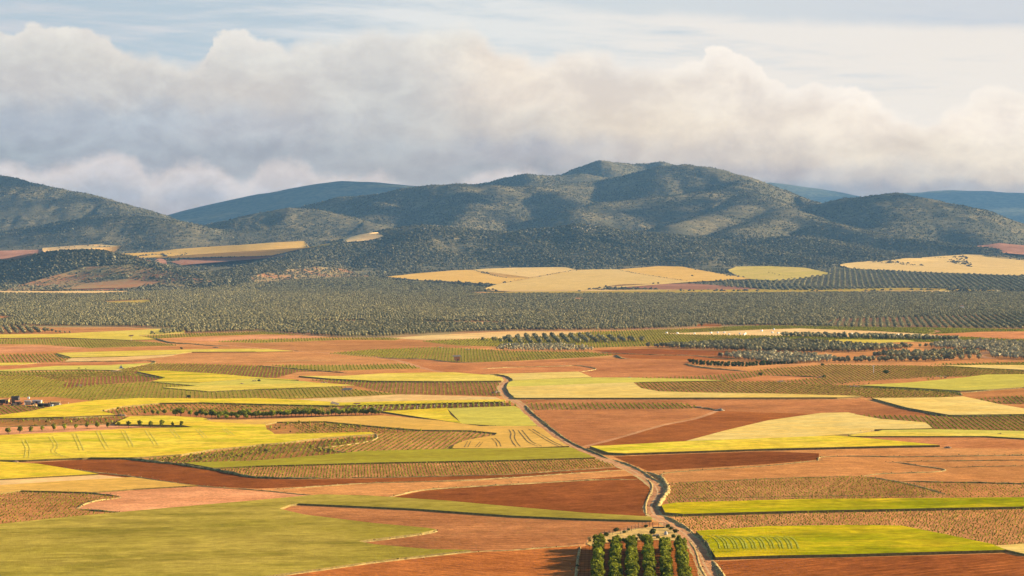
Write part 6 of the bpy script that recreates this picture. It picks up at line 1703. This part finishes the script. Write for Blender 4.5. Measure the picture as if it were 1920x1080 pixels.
shed(82, 763, 6.4, 2.4, 1.7, 'long black openwork shed at the front of the yard', 'metal_d', 'metal_d', RAD(-3), .25, True)
shed(104, 761, 4.6, 2.6, 2.0, 'white-roofed low shed at the right end of the yard', 'metal', 'stub', RAD(3), .3, True)
t = thing('water_tank', at(53.5, 755.5), 'small white water tank behind the open grey shed', 'tank')
mb = MB(); mb.box(-.55, .55, -.5, .5, 2.4, 3.4); part('tank', mb, M['plastic'], t)
mb = MB(); [mb.tube((a, b, -.3), (a, b, 2.4), .06, .06, 6) for a in (-.45, .45) for b in (-.4, .4)]; part('stand', mb, M['metal'], t)
JUNK = [(20, 758, 'rust', 'rusty scrap beside the narrow peaked shed'), (25, 760.5, 'metal_d', 'black scrap in front of the tallest shed'), (42, 758, 'rust', 'brown scrap left of the open grey shed'), (61, 759, 'metal_d', 'dark scrap between the grey sheds'),
        (66, 762, 'stub', 'pale crates left of the black shed'), (78, 758, 'wheat_y', 'yellow tarpaulin heap on the low shed'), (92, 758, 'metal_d', 'upright black scrap behind the black shed'), (95, 762.5, 'blue', 'blue and white drums left of the white-roofed shed'),
        (99, 761, 'white', 'white sacks by the white-roofed shed'), (113, 761, 'white', 'pale rubble at the right end of the yard'), (4, 760, 'rust', 'brown scrap at the very left edge')]
for i, (u, v, m, lb) in enumerate(JUNK):
    mb = MB(); rg = random.Random(i + 40)
    for q in range(9):
        x0, y0, z0 = rg.uniform(-1.1, 1.1), rg.uniform(-.7, .7), rg.uniform(0, .7)
        mb.box(x0 - rg.uniform(.15, .5), x0 + rg.uniform(.15, .5), y0 - .2, y0 + .25, z0 - .3, z0 + rg.uniform(.3, .8), 0, rg.random() * 3, (x0, y0))
    link('scrap_heap', mb.mesh('scrap_heap', [M[m]]), at(u, v), 0, None, None, 'heap of ' + lb, 'heap', 'scrap heaps in the cluttered yard')
pm2 = MB(); pm2.box(-.1, .1, -.1, .1, -.3, 1.6); pm2 = pm2.mesh('yard_post', [M['white']])
for u, v, lb in ((98.5, 764, 'white post in front of the white-roofed shed'), (128.5, 760, 'lone white post right of the cluttered yard')):
    link('yard_post', pm2, at(u, v), 0, None, None, lb, 'post')
# --- orchard yard: fence, gate, tank
fm = MB(); fm.box(-.05, .05, -.05, .05, -.2, 1.75); fm = fm.mesh('fence_post', [M['metal_d']])
FP = [(1126, 1008), (1134, 1006), (1142, 1004.5), (1149, 1003.5), (1163, 1002), (1170, 1000), (1177, 998), (1184, 996), (1191, 993.5), (1197, 991), (1204, 989.5), (1211, 988.5), (1218, 988)]
for i, (u, v) in enumerate(FP):
    link('fence_post', fm, at(u, v), 0, None, None, 'thin dark fence post, %s from the left along the top of the orchard' % ORD[i], 'post', 'posts of the orchard fence')
for i in range(14):
    link('fence_post', fm, at(1248 + i * 1.65, 985.5 + i * 1.12), 0, None, None, 'thin dark fence post, %s from the gate along the road' % ORD[i], 'post', 'fence posts along the road', .8)
# wire mesh between the posts
mb = MB()
pw_ = [at(u, v) for u, v in FP]
for a, b in zip(pw_[:-1], pw_[1:]):
    for hh in (.5, 1.0, 1.5): mb.tube(a + Vector((0, 0, hh)), b + Vector((0, 0, hh)), .012, .012, 3)
link('fence_wire', mb.mesh('fence_wire', [M['metal']]), (0, 0, 0), 0, None, None, 'strands of wire along the top fence of the orchard', 'wire')
t = thing('field_gate', at(1234.5, 990.5), 'dark framed double gate at the top of the orchard by the road', 'gate')
for xx in (-1.75, 1.75):
    mb = MB(); mb.box(xx - .08, xx + .08, -.08, .08, -.2, 1.9); part('post', mb, M['metal_d'], t)
mb = MB(); mb.box(-1.66, 1.66, -.03, .03, 1.72, 1.8); mb.box(-.04, .04, -.03, .03, .43, 1.717); mb.box(-1.66, 1.66, -.04, .04, .05, .42); part('frame', mb, M['metal_d'], t)
t = thing('water_tank', at(1248.5, 1003.5), 'upright white tank with rounded top beside the orchard', 'tank')
mb = MB(); mb.tube((0, 0, 0), (0, 0, .9), .5, .5, 16); mb.tube((0, 0, .9), (0, 0, 1.15), .5, .28, 16); part('tank', mb, M['metal'], t, True)
mb = MB(); mb.tube((0, 0, 1.15), (0, 0, 1.25), .16, .16, 12); part('lid', mb, M['metal_d'], t)
db = crown_mesh('dry_bush', 200, (.9, .9, 1.1), .22, 812, 1.2, M['verge_p'], 4, False)
link('dry_bush', db, at(1107, 1018), 0, None, None, 'pale dry yellow bush at the left corner of the orchard', 'bush')
mb = MB(); mb.tube((0, 0, -.2), (0, 0, 1.6), .12, .10, 8)
link('wooden_post', mb.mesh('wooden_post', [M['wood']], True), at(1099, 1022.5), 0, None, None, 'short thick dark post at the left corner of the orchard', 'post')
mb = MB()
for q, (dx, dy, r_) in enumerate(((0, 0, .55), (.9, -.2, .45), (.5, .5, .5), (-.7, .2, .4))): mb.ico((dx, dy, .3), r_, 1, 950 + q, .3)
link('stone_heap', mb.mesh('stone_heap', [M['rock']]), at(1229.5, 1006), 0, None, None, 'pale stones beside the dark round bush in the yard', 'stone heap')
# --- wheel ruts through the standing cereal
RUTS = [
 ([(958, 808), (962, 815), (961, 823), (966, 833), (972, 840)], .6, 2.2), ([(975, 809), (984, 820), (994, 831), (1012, 839.5)], .6, 2.2), ([(995, 807), (1014, 819), (1034, 831), (1052, 839.5)], .6, 2.2), ([(925, 824), (933, 832), (936, 840)], .5, 1.9), ([(880, 830), (874, 841)], .4, 1.7),
 ([(903, 831), (894, 841)], .4, 1.6),
 ([(45, 828), (52, 845), (50, 862)], .5, 2.0), ([(95, 822), (105, 838), (100, 850), (112, 858), (130, 862)], .5, 2.0), ([(140, 817), (146, 830), (154, 848)], .5, 2.0), ([(184, 812), (192, 828), (202, 846)], .5, 2.0), ([(230, 810), (240, 827), (247, 842)], .5, 2.0),
 ([(275, 810), (285, 825), (293, 838)], .4, 2.0), ([(322, 809), (335, 825)], .4, 2.0), ([(370, 808), (385, 824)], .4, 2.0), ([(420, 807), (436, 820)], .4, 2.0),
]
for i in range(9):
    x0 = 1338 + i * 17
    RUTS.append(([(x0 - 8, 1009 + i * .2), (x0 + 6, 1014), (x0 + 14, 1023), (x0 + 18, 1034)], .45, 2.0))
mb = MB()
for ri, (pts, w, gap) in enumerate(RUTS):
    q = catmull(pts, 6); c = P(q[:, 0], q[:, 1])[:, :2]
    d = np.gradient(c, axis=0); d /= np.linalg.norm(d, axis=1)[:, None]; nn = np.stack([-d[:, 1], d[:, 0]], 1)
    lift = .66 if ri < 6 else .87
    for sgn in (-1, 1):
        cc = c + nn * sgn * gap / 2 * .85
        zz = height(cc[:, 0], cc[:, 1]) + lift
        ww = (w * .32 if ri < 6 else .17 + .1 * rt.random()) * (1 + .3 * rv.normal(size=len(cc)))
        for k_ in range(len(cc) - 1):
            a, b = cc[k_], cc[k_ + 1]; na_, nb_ = nn[k_] * ww[k_], nn[k_ + 1] * ww[k_ + 1]
            mb.add([(*(a - na_), zz[k_]), (*(b - nb_), zz[k_ + 1]), (*(b + nb_), zz[k_ + 1]), (*(a + na_), zz[k_])], [(0, 1, 2, 3)], 0 if ri < 6 else (1 if ri < 15 else 2))
link('wheel_track', mb.mesh('wheel_track', [M['track_tan'], M['track'], M['track_green']]), kind='structure')
# --- unseen clouds added off to the right to cast shade on the hills
def shade_cloud(u, v, D, wid, thick, z, seed, lab):
    tx_, _, tz = at_depth(u, v, D)
    s_ = (z - tz) / sdir.z
    c = Vector((tx_, D, tz)) + sdir * s_
    mb = MB(); rg = random.Random(seed)
    h_ = Vector((-math.sin(SUN_AZ), math.cos(SUN_AZ), 0)); al = Vector((math.cos(SUN_AZ), math.sin(SUN_AZ), 0))
    for i in range(26):
        f = rg.uniform(-1, 1)
        p = h_ * f * wid + al * rg.uniform(-1, 1) * wid * .6 + Vector((0, 0, rg.uniform(-.5, .5) * thick * (1 - abs(f) * .6)))
        r_ = thick * rg.uniform(.5, .95) * (1 - abs(f) * .5)
        mb.ico(p, r_, 2, seed * 100 + i, .12, (1.5, 1.2, .9))
    link('shade_cloud', mb.mesh('shade_cloud', [M['shade_cloud']], True), c, kind='stuff', label=lab, cat='shade_cloud')

for i, a in enumerate([(760, 392, 7200, 300, 42, 1600), (1190, 402, 7000, 420, 45, 1690), (70, 442, 6600, 300, 40, 1780), (20, 375, 7650, 700, 75, 2000), (10, 505, 4500, 160, 30, 1600), (1600, 400, 7050, 340, 45, 1750),
                       (650, 372, 12400, 1200, 220, 2500), (1850, 385, 16500, 1600, 260, 3200)]):
    shade_cloud(a[0], a[1], a[2], a[3], a[4], a[5], 30 + i, '%s of the unseen white clouds added to shade the hills' % ORD[i])
# ------------------------------------------------------------------ the air between here and the hills
def haze_box():
    mb = MB()
    mb.box(-9000, 9000, -60, 23000, -12, 720)
    m = bpy.data.materials.new('haze_air'); m.use_nodes = True
    T = NT(m.node_tree); T.n.clear()
    out = T.new('ShaderNodeOutputMaterial')
    v = T.new('ShaderNodeVolumePrincipled')
    v.inputs['Color'].default_value = (.20, .48, 1.0, 1)
    v.inputs['Density'].default_value = 2.6e-5
    v.inputs['Anisotropy'].default_value = 0.0
    T.l.new(v.outputs[0], out.inputs['Volume'])
    link('haze', mb.mesh('haze', [m]), kind='stuff')
haze_box()
